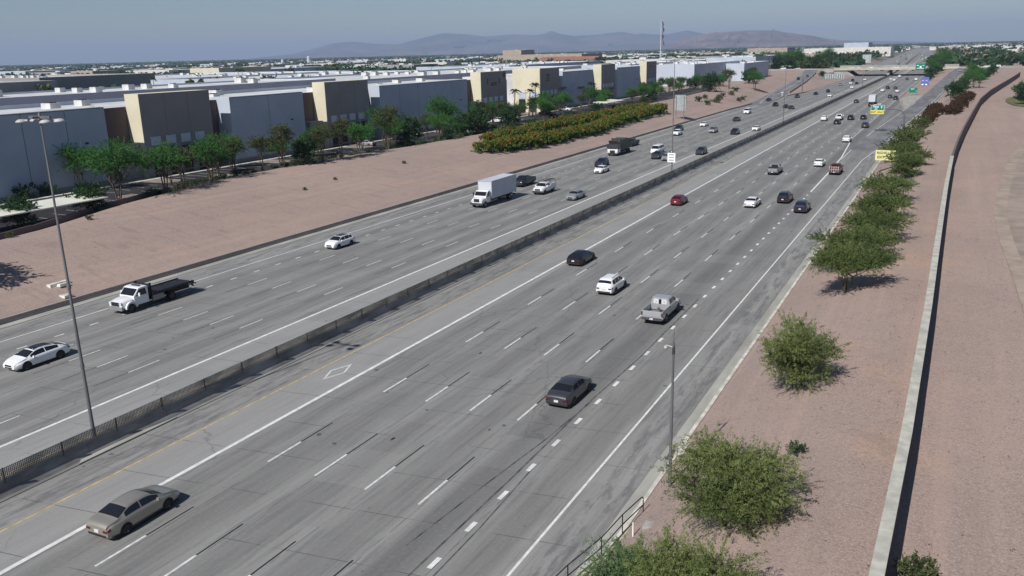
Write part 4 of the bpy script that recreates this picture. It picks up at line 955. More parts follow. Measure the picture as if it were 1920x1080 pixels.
# --- white box truck
t = empty('box_truck'); W = 2.45
b = truck_cab(t, 'white', 3.15, 5.75, 2.3, 0, 2.55, 1.75, False, .75); b.build('cab', PC['white'], t, sharp=40)
b = MB(); b.box(-1.27, 1.27, -5.9, 2.9, 1.15, 4.0, 0, .0); b.build('cargo_box', pm('cargo_box_white', (.50, .525, .57), .55, .04, .4), t)
b = MB()
for (x0, x1, y0_, y1_, z0, z1) in ((-1.29, 1.29, 2.88, 2.93, 3.88, 4.02), (-1.29, -1.2, 2.9, 2.94, 1.15, 3.9), (1.2, 1.29, 2.9, 2.94, 1.15, 3.9), (1.272, 1.3, -5.9, 2.9, 3.9, 4.03), (1.272, 1.3, -5.9, 2.9, 1.1, 1.25), (-1.3, -1.272, -5.9, 2.9, 3.9, 4.03)): b.box(x0, x1, y0_, y1_, z0, z1)
b.build('box_trim', pm('aluminium_trim', (.5, .5, .5), .4, .05, 2, metal=.4), t)
b = MB(); b.prism([(4.58, 1.85), (4.14, 2.42), (4.155, 2.44), (4.60, 1.87)], 'x', -1.0, 1.0); b.build('windshield', GLASS, t)
for s_ in (-1, 1):
    b = MB(); X = s_*1.115; b.prism([(3.4, 1.72), (4.35, 1.72), (4.0, 2.36), (3.4, 2.4)], 'x', X-.01*0, X+s_*.015); b.build('side_window', GLASS, t)
    b = MB(); b.box(s_*1.35-.1, s_*1.35+.1, 4.3, 4.38, 1.75, 2.3); b.tube((s_*1.1, 4.34, 2.05), (s_*1.35, 4.34, 2.05), .03, .03, 6); b.build('mirror', TRIM, t)
    b = MB(); b.box(s_*.82-.2, s_*.82+.2, 5.66, 5.78, 1.02, 1.3, 0, .02); b.build('headlight', HL, t)
    wheel(t, s_*1.17, 4.75, .5, .3, RIM); wheel(t, s_*1.2, -3.6, .5, .5, RIM)
    b = MB(); b.box(s_*1.05-.12, s_*1.05+.12, -6.0, -5.92, .95, 1.1); b.build('taillight', TL, t)
b = MB(); b.box(-.5, .5, 5.68, 5.8, 1.0, 1.5, 0, .02); b.build('grille', TRIM, t)
b = MB(); b.box(-1.15, 1.15, 5.6, 5.95, .55, .85, 0, .03); b.build('bumper', CHROME, t)
b = MB(); b.box(-.5, .5, -5.9, 5.5, .6, .95); b.box(-1.1, 1.1, -5.9, -5.75, .55, .75); b.box(.7, 1.15, .2, 1.6, .5, 1.0); b.build('chassis', TRIM, t)
place(t, -66.95, 122.6, 'long white box truck with conventional cab, tallest vehicle on the left carriageway', 'vehicles coming towards the camera on the left carriageway', -1)
t2 = copy_tree(t); t2.scale = (1, .8, .92); place(t2, -30.9, 387, 'white box truck seen from behind far off, above the green overhead sign', 'vehicles driving away on the right carriageway', 1)
# --- flatbed tow truck
t = empty('flatbed_tow_truck')
b = truck_cab(t, 'white', .95, 4.1, 2.15, 0, 2.28, 1.52, False, .62); b.build('cab', PC['white'], t, sharp=40)
b = MB(); b.prism([(2.66, 1.60), (2.10, 2.16), (2.115, 2.18), (2.68, 1.62)], 'x', -.92, .92); b.build('windshield', GLASS, t)
DK = pm('black_deck', (.022, .022, .026), .6, .2, 2)
for s_ in (-1, 1):
    b = MB(); X = s_*1.042; b.prism([(1.15, 1.5), (2.45, 1.5), (2.0, 2.1), (1.25, 2.12)], 'x', X-.005*s_, X+s_*.012); b.build('side_window', GLASS, t)
    b = MB(); b.box(s_*1.3-.1, s_*1.3+.1, 2.15, 2.25, 1.5, 1.85); b.tube((s_*1.0, 2.2, 1.6), (s_*1.3, 2.2, 1.65), .03, .03, 6); b.build('mirror', PC['white'], t)
    b = MB(); b.box(s_*.72-.17, s_*.72+.17, 4.02, 4.13, 1.0, 1.25, 0, .02); b.build('headlight', HL, t)
    b = MB(); n = 12; pts = [(3.1+.68*math.cos(math.pi*i/n), .5+.68*math.sin(math.pi*i/n)) for i in range(n+1)]; pin = [(3.1+.52*math.cos(math.pi*i/n), .5+.52*math.sin(math.pi*i/n)) for i in range(n+1)][::-1]
    b.prism(pts+pin, 'x', s_*.95, s_*1.16); b.build('fender', PC['white'], t)
    wheel(t, s_*1.1, 3.1, .46, .3, RIMD); wheel(t, s_*1.14, -1.9, .46, .5, RIMD)
    b = MB(); b.box(s_*1.05-.14, s_*1.05+.14, -4.75, -4.65, .8, .98); b.build('taillight', TL, t)
    b = MB(); b.box(s_*1.0-.12, s_*1.0+.12, -.9, .5, .55, 1.1, 0, .02); b.build('tool_box', RIM if s_ < 0 else DK, t)
b = MB(); b.box(-1.22, 1.22, -4.8, .62, 1.18, 1.30); b.box(-1.22, -1.16, -4.8, .62, 1.3, 1.42); b.box(1.16, 1.22, -4.8, .62, 1.3, 1.42)
for i in range(14): b.box(-1.25, -1.14, -4.6+i*.38, -4.5+i*.38, 1.3, 1.50)
b.build('flatbed', DK, t)
b = MB(); b.box(-1.1, 1.1, .62, .72, 1.2, 2.35); b.box(-1.1, -.95, .55, .8, 1.2, 2.45); b.box(.95, 1.1, .55, .8, 1.2, 2.45); b.build('headboard', DK, t)
b = MB(); b.box(-.5, .5, -4.7, 3.9, .55, .9); b.tube((-.4, -4.7, .8), (-.5, -5.4, .9), .07, .07, 6); b.tube((.4, -4.7, .8), (.5, -5.4, .9), .07, .07, 6); b.tube((-.8, -5.4, .9), (.8, -5.4, .9), .07, .07, 6); b.build('chassis', TRIM, t)
b = MB(); b.box(-.58, .58, 4.0, 4.13, .84, 1.24, 0, .03); b.build('grille', TRIM, t)
b = MB(); b.box(-1.02, 1.02, 3.95, 4.22, .45, .80, 0, .03); b.build('bumper', pm('steel_bumper', (.33, .33, .34), .35, .08, 2, metal=.5), t)
b = MB(); b.box(-.55, .55, 1.35, 1.6, 2.29, 2.40, 0, .02); b.build('light_bar', CHROME, t)
place(t, -71.75, 57.0, 'white flatbed tow truck with empty black deck in the outer left lane', 'vehicles coming towards the camera on the left carriageway', -1)
# --- dark green refuse truck with white front
t = empty('dump_truck')
b = truck_cab(t, 'white', 2.9, 4.9, 2.45, 0, 2.75, 0, True, .7); b.build('cab', PC['white'], t, sharp=40)
b = MB(); b.prism([(4.905, 1.62), (4.92, 1.62), (4.83, 2.5), (4.815, 2.5)], 'x', -1.1, 1.1); b.build('windshield', GLASS, t)
for s_ in (-1, 1):
    b = MB(); X = s_*1.228; b.prism([(3.3, 1.5), (4.6, 1.5), (4.55, 2.45), (3.3, 2.45)], 'x', X-.004*s_, X+s_*.012); b.build('side_window', GLASS, t)
    b = MB(); b.box(s_*.95-.16, s_*.95+.16, 4.88, 4.95, .85, 1.05); b.build('headlight', HL, t)
    for y in (4.0, -2.2, -3.5): wheel(t, s_*1.24, y, .52, .35, RIMD)
    b = MB(); b.box(s_*1.42-.08, s_*1.42+.08, 4.6, 4.7, 1.7, 2.3); b.tube((s_*1.2, 4.65, 2), (s_*1.4, 4.65, 2), .03, .03, 6); b.build('mirror', TRIM, t)
b = MB(); b.box(-.6, .6, 4.9, 5.1, .75, 1.35, 0, .02); b.build('grille', TRIM, t)
b = MB(); b.prism([(2.85, 1.75), (4.93, 1.75), (4.84, 2.6), (4.6, 2.8), (2.85, 2.8)], 'x', -1.245, 1.245); b.build('dark_cab_top', PC['darkgrey'], t)
b = MB(); b.prism([(2.7, 1.15), (2.75, 3.0), (2.1, 3.55), (-1.5, 3.75), (-4.2, 3.3), (-4.9, 2.6), (-4.9, 1.15)], 'x', -1.27, 1.27); b.build('hopper_body', PC['green'], t)
b = MB()
for y in (-3.9, -2.6, -1.3, 0, 1.3, 2.3): b.box(-1.31, -1.275, y-.07, y+.07, 1.2, 3.1); b.box(1.275, 1.31, y-.07, y+.07, 1.2, 3.1)
b.build('rib', PC['green'], t)
b = MB(); b.box(-1.15, 1.15, 2.75, 4.3, 2.85, 3.0); b.box(-1.15, 1.15, 2.4, 2.7, 3.0, 3.9); b.prism([(4.3, 2.9), (4.7, 3.5), (4.6, 3.6), (4.2, 3.0)], 'x', -1.1, 1.1); b.build('loading_arm', pm('rust_brown_steel', (.05, .045, .038), .8, .2, 2), t)
b = MB(); b.box(-.5, .5, -4.6, 4.8, .55, 1.1); b.box(-1.15, 1.15, 4.75, 5.05, .45, .7); b.build('chassis', TRIM, t)
place(t, -70.6, 193.0, 'dark green refuse truck with a white cab front in the outer left lane', 'vehicles coming towards the camera on the left carriageway', -1)
# ---------------------------------------------------------------- buildings along the left
WHT = pm('white_tilt_wall', (.44, .485, .555), .8, .04, .15, spec=.2); CRM = pm('cream_plaster', (.60, .555, .42), .8, .04, .15, spec=.2); TAU = pm('taupe_plaster', (.30, .28, .27), .8, .05, .15, spec=.2)
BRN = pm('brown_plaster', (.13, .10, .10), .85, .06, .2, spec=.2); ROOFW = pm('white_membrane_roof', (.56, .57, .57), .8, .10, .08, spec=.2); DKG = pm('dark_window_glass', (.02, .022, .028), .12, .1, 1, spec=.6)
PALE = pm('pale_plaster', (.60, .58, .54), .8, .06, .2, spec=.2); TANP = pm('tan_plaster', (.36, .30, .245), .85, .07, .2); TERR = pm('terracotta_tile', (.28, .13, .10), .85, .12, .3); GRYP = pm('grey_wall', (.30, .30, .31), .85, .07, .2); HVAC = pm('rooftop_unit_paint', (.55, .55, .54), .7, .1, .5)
SEAM = pm('panel_joint', (.16, .17, .19), .9, .05, 1)
GZ = 2.9
bl = empty('warehouse', (-133, 0, GZ), label='long white tilt-up warehouse with cream entrance towers facing the freeway', cat='building')
def bb(name, x0, x1, y0, y1, z0, z1, mat, par=bl, ox=-133, oy=0, oz=GZ):
    return MB().box(x0-ox, x1-ox, y0-oy, y1-oy, z0-oz, z1-oz).build(name, mat, par)
boxes = [(40, 101.8), (131.4, 154.0), (183.6, 228.8), (300.6, 331.2), (359.2, 389.8)]
towers = [(109.2, 126.1), (161.8, 178.7), (237.2, 254.3), (280.6, 297.2), (340.2, 356.5), (399, 414.4)]
for i, (a, c) in enumerate(boxes):
    bb('wall', -138.3, -133, a, c, GZ-.5, 16.5, WHT)
    b = MB(); n = max(2, int((c-a)/7.6))
    for k in range(1, n): yy = a+(c-a)*k/n; b.box(.003, .018, yy-.05, yy+.05, 0, 13.4)
    b.box(.003, .02, a+.1, c-.1, 13.42, 13.55); b.build('panel_joint', SEAM, bl)
    q = MB(); q.box(-5.0, -.35, a+.35, c-.35, 13.603, 13.66); q.build('roof', ROOFW, bl)
    b = MB(); b.box(.02, .32, c-4.6, c-4.2, 7.6, 7.9); b.build('wall_light', DKG, bl)
    b = MB(); b.box(.003, .03, a+.4, c-.4, -.5, .9); b.build('base_band', TAU, bl)
for i, (a, c) in enumerate(towers):
    d = 11 if i == 3 else 3.6
    bb('tower', -133-d, -132.94, a, c, GZ-.5, 18.3, CRM if i != 9 else TAU)
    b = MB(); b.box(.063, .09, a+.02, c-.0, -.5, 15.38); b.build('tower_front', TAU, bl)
    b = MB()
    for k in (1, 2): yy = a+(c-a)*k/3; b.box(.092, .11, yy-.03, yy+.03, 4.5, 15.3)
    b.build('panel_joint', SEAM, bl)
    n = 4
    for k in range(n):
        y0 = a+1.6+k*(c-a-2.6)/n; 
        b = MB(); b.box(.10, .16, y0, y0+2.1, 0, 5.0); b.build('entrance_window', DKG, bl)
        b = MB(); b.box(.10, 1.0, y0-.1, y0+3.0, 5.1, 5.28); b.build('canopy', DSTEEL, bl)
        b = MB(); b.box(.10, .135, y0-.1, y0+2.2, 5.9, 7.5); b.build('accent_panel', pm('accent_grey', (.60, .63, .68), .8, .04, .3), bl)
    if i in (2, 3, 5):
        for (p0_, p1_, z0_, z1_) in (((4.2, 4.7, 11.4, 13.2), (12, 12.5, 11.4, 13.2), (6.6, 10.3, 10.9, 12.0), (15.0, 16.6, 13.4, 14.8)) if i == 2 else ((5.3, 8.2, 10.6, 11.2), (5.3, 8.2, 11.5, 12.1), (5.3, 8.2, 12.4, 13.3))):
            MB().box(.1, .14, a+p0_, a+p1_, z0_, z1_).build('wall_logo', DKG, bl)
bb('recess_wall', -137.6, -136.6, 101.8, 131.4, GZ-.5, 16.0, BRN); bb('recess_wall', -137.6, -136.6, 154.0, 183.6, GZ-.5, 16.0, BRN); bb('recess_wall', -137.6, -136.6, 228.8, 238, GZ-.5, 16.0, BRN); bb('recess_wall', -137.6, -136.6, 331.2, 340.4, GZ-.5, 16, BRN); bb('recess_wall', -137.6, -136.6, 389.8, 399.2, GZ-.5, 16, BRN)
for a in (104.5, 157.2, 233): bb('side_entry', -136.6, -134.2, a, a+4.6, GZ-.5, 9.4, TAU)
for (y0, y1, x1) in ((40, 254.3, -138.31), (280.6, 414.4, -138.31)):
    bb('roof', -165, x1, y0, y1, GZ-.5, 15.6, ROOFW)
bb('rear_parapet', -165.4, -165.01, 40, 254.3, GZ-.5, 16.3, WHT)
bb('white_side_wall', -146.2, -133.8, 254.3, 256.5, GZ-.5, 15.4, WHT)
# cream lit end wall of the fourth tower
b = MB(); b.box(-10.9, -.0, 280.35, 280.55, -.5, 15.2); b.build('end_wall', CRM, bl)
for x0 in (-8.4, -4.0):
    b = MB(); b.box(x0, x0+2.6, 280.2, 280.34, 0, 4.7); b.build('entrance_window', DKG, bl)
    b = MB(); b.box(x0-.2, x0+2.8, 280.22, 280.345, 4.9, 7.3); b.build('accent_panel', WHT, bl)
rr = random.Random(3)
def rtu(x, y, z, s, par, ox, oy, oz):
    b = MB(); b.box(-s, s, -s*.8, s*.8, 0, s*.9, 0, .04); b.box(-s*.6, s*.6, -s*.5, s*.5, s*.9+.003, s*1.05, 1); b.box(-s*1.0, -s*.2, s*.8, s*1.5, .1, s*.6)
    o = b.build('rooftop_unit', [HVAC, DSTEEL], par); o.location = (x-ox, y-oy, z-oz)
for i in range(26):
    y = 62+i*13.5+rr.uniform(-3, 3)
    if 250 < y < 284: continue
    rtu(rr.uniform(-162, -142), y, 15.6, rr.uniform(.8, 1.5), bl, -133, 0, GZ)
    if i % 2: b = MB(); b.box(-1.6, 1.6, -.6, .6, 0, .3); o = b.build('skylight', HVAC, bl); o.location = (rr.uniform(-156, -142)+133, y+5, 12.75)
# second warehouse row behind
def warehouse(name, x0, x1, y0, y1, h, wall, lb, units=6, par_h=1.0, parts=True, extra=None):
    t = empty(name, ((x0+x1)/2, (y0+y1)/2, hz(max(x0, -900), min(y0, 2000)) if False else GZ), label=lb, cat='building')
    sx, sy = (x1-x0)/2, (y1-y0)/2
    b = MB(); tk = .35
    b.box(-sx, sx, -sy, -sy+tk, -.6, h); b.box(-sx, sx, sy-tk, sy, -.6, h); b.box(-sx, -sx+tk, -sy+tk, sy-tk, -.6, h); b.box(sx-tk, sx, -sy+tk, sy-tk, -.6, h)
    b.build('wall', wall, t)
    b = MB(); b.box(-sx+tk, sx-tk, -sy+tk, sy-tk, h-par_h-.2, h-par_h); b.build('roof', ROOFW, t)
    for i in range(units):
        s = rr.uniform(.9, 1.7); b = MB(); b.box(-s, s, -s*.8, s*.8, 0, s*1.1, 0, .04); b.box(-s*.6, s*.6, -s*.5, s*.5, s*1.1+.003, s*1.25, 1)
        o = b.build('rooftop_unit', [HVAC, DSTEEL], t); o.location = (rr.uniform(-sx*.8, sx*.8), rr.uniform(-sy*.85, sy*.85), h-par_h)
    if parts:
        for i in range(int(sx*2/14)):
            b = MB(); x = -sx+7+i*14; b.box(x-1.5, x+1.5, -sy-.04, -sy+.01, -.3, min(4, h*.5)); b.build('dock_door', GRYP, t)
    return t
warehouse('warehouse', -236, -200, 40, 250, 13.6, WHT, 'second long white warehouse with rooftop units behind the front one', 18, .5)
warehouse('warehouse', -262, -196, 262, 470, 12.8, WHT, 'white warehouse roof strip behind the towers in the middle of the row', 24, .7)
warehouse('warehouse', -500, -400, 150, 282, 13, GRYP, 'grey flat-roofed warehouse at the far left behind the rows', 14)
warehouse('warehouse', -620, -440, 300, 376, 14, TAU, 'taupe warehouse with dark parapet behind the grey one at the left', 10)
warehouse('warehouse', -560, -400, 400, 520, 11, WHT, 'long white low building right of the taupe warehouse', 16)
warehouse('warehouse', -610, -575, 560, 625, 14, CRM, 'cream cubic building standing behind the long white one at left', 3)
warehouse('warehouse', -390, -300, 330, 470, 11.5, WHT, 'white building with dark doors behind the second row', 12)
warehouse('warehouse', -370, -290, 560, 740, 12, WHT, 'white flat-roofed building behind the middle towers', 12)
warehouse('warehouse', -222, -178, 500, 640, 12.4, WHT, 'bright white warehouse right of the last tower, its lit end facing the camera', 14)
warehouse('warehouse', -176, -134, 487, 600, 12.2, WHT, 'white warehouse with grey shaded side panels beside the left bank', 10)
warehouse('warehouse', -172, -140, 640, 700, 9.8, GRYP, 'dark grey-sided building near the on-ramp', 4)
warehouse('warehouse', -138, -122, 560, 640, 11.0, WHT, 'white and grey building closest to the on-ramp beside the bank', 4)
warehouse('warehouse', -240, -196, 690, 800, 11, WHT, 'white stepped building beyond the bright warehouse', 8)
warehouse('warehouse', -191, -150, 730, 820, 13, WHT, 'white block near the foot of the cross street', 5)
warehouse('warehouse', -811, -770, 1540, 1600, 25, TANP, 'tall brown windowless building on the skyline left of centre', 5)
warehouse('warehouse', -769, -600, 1440, 1540, 16, TANP, 'long tan big-box building beside the tall brown one', 10)
warehouse('warehouse', -250, -108, 1620, 1700, 15, PALE, 'long pale yellowish store left of the freeway beyond the overpass', 8)
warehouse('warehouse', -420, -335, 1950, 2050, 17, TANP, 'beige building with small upper windows on the skyline above the long pale store', 4)
warehouse('warehouse', -255, -200, 2250, 2350, 24, WHT, 'white multi-storey block on the skyline left of the freeway', 3)
warehouse('warehouse', 60, 130, 1500, 1540, 8, PALE, 'long low pale school building on the right skyline', 3)
for (x0, x1, y0, y1, lb) in ((-620, -562, 1300, 1340, 'cream building with terracotta roof in front of the tan big-box'), (-540, -500, 1250, 1290, 'cream building with a steep terracotta roof right of the first one')):
    t = empty('shop', ((x0+x1)/2, (y0+y1)/2, GZ), label=lb, cat='building'); sx, sy = (x1-x0)/2, (y1-y0)/2
    b = MB(); b.box(-sx, sx, -sy, sy, -.5, 7); b.build('wall', CRM, t)
    b = MB(); b.prism([(-sy-.8, 7.0), (sy+.8, 7.0), (0, 12.5)], 'x', -sx-.8, sx+.8); b.build('roof', TERR, t)
    for k in range(5):
        b = MB(); x = -sx+sx*2*(k+.5)/5; b.box(x-2, x+2, -sy-.06, -sy-.005, 1.5, 4.5); b.build('window', DKG, t)
# parking lot, walks, canopies
ribbon('parking_lot', lambda Y: -129.6, lambda Y: lerp(Y, CRp)-4.6, pm('parking_asphalt', (.036, .035, .040), .9, .18, .12, spec=.2), 3.02, [30+10*i for i in range(44)])
b = MB()
for k in range(3): b.box(-130.6, -129.55, 30+140*k, 165+140*k, 3.0, 3.16)
b.build('sidewalk', KERB, kind='structure')
b = MB(); yy = 60
while yy < 440:
    for x0, x1 in ((-128.6, -123.2),): b.box(x0, x1, yy-.06, yy+.06, 3.03, 3.036)
    xx = lerp(yy, CRp)-5.2
    if xx-5.2 > -122: b.box(xx-5.2, xx-.6, yy-.05, yy+.05, 3.03, 3.036)
    yy += 2.85
b.build('parking_stripe', PAINTW, kind='structure')
b = MB()
for yy in (107, 136, 165, 205, 246, 290, 336, 380): b.prism([(-129.5, yy-2.2), (-123.5, yy-1.6), (-122.6, yy), (-123.5, yy+1.6), (-129.5, yy+2.2)], 'z', 3.0, 3.17)
for yy in (92, 116, 148, 196, 232, 270): xx = lerp(yy, CRp)-4.8; b.prism([(xx, yy-1.8), (xx-4.6, yy-1.3), (xx-5.2, yy), (xx-4.6, yy+1.3), (xx, yy+1.8)], 'z', 3.0, 3.17)
b.build('planting_island', pm('island_gravel', (.24, .205, .18), .95, .15, 1), kind='structure')
CNP = pm('canopy_metal', (.68, .68, .58), .5, .04, .3)
for (x0, x1, y0, y1, zt, lb) in ((-112.6, -107.2, 40, 80.6, 5.5, 'long pale carport roof over the parking row at the far left'), (-116, -110.6, 289, 307, 6.0, 'short white carport roof above the orange shrubs')):
    t = empty('carport', ((x0+x1)/2, (y0+y1)/2, 3.0), label=lb, cat='carport')
    b = MB(); sx, sy = (x1-x0)/2, (y1-y0)/2; b.prism([(-sx, zt-3.0), (sx, zt-3.25), (sx, zt-3.1), (-sx, zt-2.85)], 'y', -sy, sy); b.build('roof', CNP, t)
    for k in range(max(2, int(sy/3.5))):
        b = MB(); y = -sy+1+k*(2*sy-2)/max(1, int(sy/3.5)-1); b.tube((-1.0, y, 0), (-1.0, y, zt-3.12), .1, .1, 8); b.build('post', DSTEEL, t)
# parked cars glimpsed under the trees
rr = random.Random(8)
for i in range(11):
    yy = 150+i*17.1; xx = -126.2 if i % 3 else lerp(yy, CRp)-7.8
    o = veh(rr.choice(('sedan', 'suv', 'hatchback')), rr.choice(('black', 'silver', 'darkgrey', 'white', 'pewter')), xx, yy+rr.uniform(-1, 1), 'parked car half hidden by trees in the lot in front of the warehouse', 1, R(90 if i % 2 else -90), 3.04); o['group'] = 'cars parked in front of the warehouse'
# low dark wall / hedge line behind the crest is the lot edge: screen wall
b = MB()
for k in range(30):
    y0, y1 = 52+5*k, 56.98+5*k; xa, xb = lerp(y0, CRp)-3.9, lerp(y1, CRp)-3.9
    if y0 > 96: continue
    b.add([(xa-.1, y0, 2.6), (xa+.1, y0, 2.6), (xa+.1, y0, 3.9), (xa-.1, y0, 3.9), (xb-.1, y1, 2.6), (xb+.1, y1, 2.6), (xb+.1, y1, 4.0), (xb-.1, y1, 4.0)], [(0, 1, 2, 3), (4, 7, 6, 5), (1, 5, 6, 2), (3, 2, 6, 7), (0, 3, 7, 4)])
b.build('screen_wall', BRN, label='low brown screen wall at the left end of the parking lot behind the gravel bank', cat='wall')
# flag
t = empty('flagpole', (-254, 803, 3), label='very tall white flagpole with a limp dark flag on the skyline', cat='flagpole')
b = MB(); b.tube((0, 0, 0), (0, 0, 46.5), .42, .2, 8); b.build('pole', pm('flagpole_white', (.62, .62, .62), .5, .05, 1), t)
b = MB(); b.add(*dome((0, 0, 46.5), .4, .5), 0, True); b.build('finial', pm('flagpole_white', (.6, .6, .6)), t)
vsx = []; n = 22
for i in range(n+1):
    z = 45.8-i*1.0; w0 = .35+1.5*abs(math.sin(i*.55+.3))*(1-.5*i/n); x0 = .45+.10*i+.6*math.sin(i*.3)
    for k in range(5): vsx.append((x0+w0*k/4, .5*math.sin(k*2.2+i*.8), z+.3*math.sin(k)))
b = MB(); b.add(vsx, [(i*5+k, i*5+k+1, (i+1)*5+k+1, (i+1)*5+k) for i in range(n) for k in range(4)], 0, True); b.build('flag', pm('dark_flag_cloth', (.10, .06, .085), .9, .35, .35, c2=(.03, .035, .08)), t)
t = empty('radio_mast', (-1000, 2100, 3), label='thin lattice radio mast on the skyline in front of the mountains', cat='mast')
b = MB(); b.tube((0, 0, 0), (0, 0, 52), 1.1, .5, 4); b.build('lattice', GRYP, t)
t = empty('radio_mast', (-1330, 2030, 3), label='second thin mast on the skyline left of the tall brown building', cat='mast')
b = MB(); b.tube((0, 0, 0), (0, 0, 32), .9, .4, 4); b.build('lattice', GRYP, t)
for i, (x, y, h, r_, lb) in enumerate(((-1490, 1760, 22, 4.5, 'white cylindrical tower on the left skyline, taller of two'), (-1560, 1740, 15, 3.5, 'white cylindrical tower on the left skyline, shorter of two'))):
    t = empty('silo', (x, y, 3), label=lb, cat='tower'); b = MB(); b.tube((0, 0, 0), (0, 0, h), r_, r_, 16); b.build('tank', WHT, t)
    b = MB(); b.tube((0, 0, h+.01), (0, 0, h+2), r_*.8, r_*.2, 16); b.build('cap', PALE, t)

# ---------------------------------------------------------------- town: individual far buildings
def far_proto(kind):
    t = empty(kind); 
    if kind == 'house':
        MB().box(-.5, .5, -.5, .5, -.2, .58).build('wall', TANP, t)
        MB().prism([(-.56, .585), (.56, .585), (.12, 1.0), (-.12, 1.0)], 'y', -.56, .56).build('roof', ROOFW, t)
        for x in (-.25, .2): MB().box(x, x+.14, -.52, -.501, .15, .4).build('window', DKG, t)
    else:
        MB().box(-.5, .5, -.5, .5, -.2, 1.0).build('wall', WHT, t); MB().box(-.485, .485, -.485, .485, 1.001, 1.015).build('roof', ROOFW, t)
        MB().box(-.2, -.1, .1, .2, 1.016, 1.2).build('rooftop_unit', HVAC, t); MB().box(.2, .28, -.2, -.1, 1.016, 1.16).build('rooftop_unit', HVAC, t)
        for x in (-.32, .1): MB().box(x, x+.2, -.506, -.501, .05, .5).build('window', DKG, t)
    for c in t.children:
        if c.name.split('.')[0] in ('wall', 'roof'): c.material_slots[0].link = 'OBJECT'
    return t
TILEG = pm('grey_shingle', (.17, .155, .15), .9, .15, .3); TILEB = pm('tan_tile_roof', (.30, .23, .18), .9, .15, .3)
fp = {k: far_proto(k) for k in ('house', 'low_building')}; first = {k: True for k in fp}
rr = random.Random(21); placed = []
corr = lambda x, y: (-330 if y < 480 else -245 if y < 720 else (-135+bend(y)-widen(y))) < x < (100 if y < 420 else XR(y)+(70 if y < 760 else 14))
nb = 0; tries = 0
while nb < 285 and tries < 60000:
    tries += 1
    d = 430+2500*rr.random()**1.25; a = R(rr.uniform(-4.6, 59.5)); x, y = -d*math.sin(a), d*math.cos(a)
    if corr(x, y) or y < 160 or abs(y-735) < 34: continue
    big = x < -20 and rr.random() < .52
    s = rr.uniform(38, 100) if big else rr.uniform(15, 24)
    if any(abs(x-px) < (s+ps)*.62 and abs(y-py) < (s+ps)*.62 for px, py, ps in placed): continue
    if any(x0-s*.6 < x < x1+s*.6 and y0-s*.6 < y < y1+s*.6 for x0, x1, y0, y1 in ((-500, -400, 150, 282), (-620, -440, 300, 376), (-560, -400, 400, 520), (-610, -575, 560, 625), (-390, -300, 330, 470), (-370, -290, 560, 740), (-222, -178, 500, 640), (-176, -122, 487, 700), (-240, -150, 690, 820), (-860, -570, 1400, 1640), (-250, -108, 1620, 1700), (-420, -335, 1950, 2050), (-255, -200, 2250, 2350), (60, 130, 1500, 1540), (-620, -500, 1250, 1340), (-280, -235, 780, 830))): continue
    placed.append((x, y, s)); k = 'low_building' if big else 'house'
    o = fp[k] if first[k] else copy_tree(fp[k]); first[k] = False
    o.location = (x, y, 2.9); o.scale = (s, s*rr.uniform(.7, 1.0), rr.uniform(6, 10.5) if big else rr.uniform(5, 6.5)); o.rotation_euler = (0, 0, rr.choice((0, R(90))) if not big else 0)
    wm = rr.choice((WHT, WHT, PALE, PALE, TANP, GRYP) if big else (PALE, TANP, TANP, CRM, WHT)); rm = rr.choice((ROOFW, PALE, GRYP, GRYP) if big else (TILEG, TILEB, TERR, TILEG, PALE, TILEB))
    for c in o.children:
        n_ = c.name.split('.')[0]
        if n_ == 'wall': c.material_slots[0].material = wm
        if n_ == 'roof': c.material_slots[0].material = rm
    tag(o, 'one of many low flat-roofed buildings scattered over the town towards the horizon' if big else 'one of many small houses among trees scattered over the town towards the horizon', 'building' if big else 'house', 'distant flat-roofed buildings of the town' if big else 'distant houses of the town')
    nb += 1
# beyond those: rooftops nobody could count
b = MB()
for i in range(1500):
    d = 2300+6500*rr.random()**1.2; a = R(rr.uniform(-5, 60)); x, y = -d*math.sin(a), d*math.cos(a)
    if y < 4300 and XL(y)-10 < x < XR(y)+10: continue
    s = rr.uniform(8, 16) if rr.random() < .7 else rr.uniform(20, 45); h = rr.uniform(4, 8.5)
    b.box(x-s, x+s, y-s*.7, y+s*.7, 2, 3+h, rr.randrange(4))
b.build('far_rooftops', [PALE, GRYP, TANP, ROOFW], kind='stuff', label='countless pale rooftops of the town near the horizon', cat='town')
# ---------------------------------------------------------------- vegetation
def leaf_mat(name, cols, rough=.7, trans=.32):
    mt, x, b, o = base_mat(name)
    at = x.n('ShaderNodeAttribute'); at.attribute_name = 'tint'
    cr = x.n('ShaderNodeValToRGB'); e = cr.color_ramp.elements
    for i, c in enumerate(cols):
        if i < 2: e[i].position = i/(len(cols)-1); e[i].color = c+(1,)
        else: q = e.new(i/(len(cols)-1)); q.color = c+(1,)
    for i in range(len(cols)): e[i].position = i/(len(cols)-1)
    x.L.new(at.outputs['Fac'], cr.inputs[0]); x.L.new(cr.outputs[0], b.inputs['Base Color'])
    b.inputs['Roughness'].default_value = rough; b.inputs['Specular IOR Level'].default_value = .25
    tr = x.n('ShaderNodeBsdfTranslucent'); x.L.new(cr.outputs[0], tr.inputs[0]); mx = x.n('ShaderNodeMixShader'); mx.inputs[0].default_value = trans
    x.L.new(b.outputs[0], mx.inputs[1]); x.L.new(tr.outputs[0], mx.inputs[2]); x.L.new(mx.outputs[0], o.inputs[0])
    return mt
def M3(name, cols): return leaf_mat(name, cols)
MESQ = M3('mesquite_leaf', [(0.0646, 0.0934, 0.0316), (0.1365, 0.1754, 0.0575), (0.2084, 0.2472, 0.0863), (0.309, 0.3234, 0.1509)])
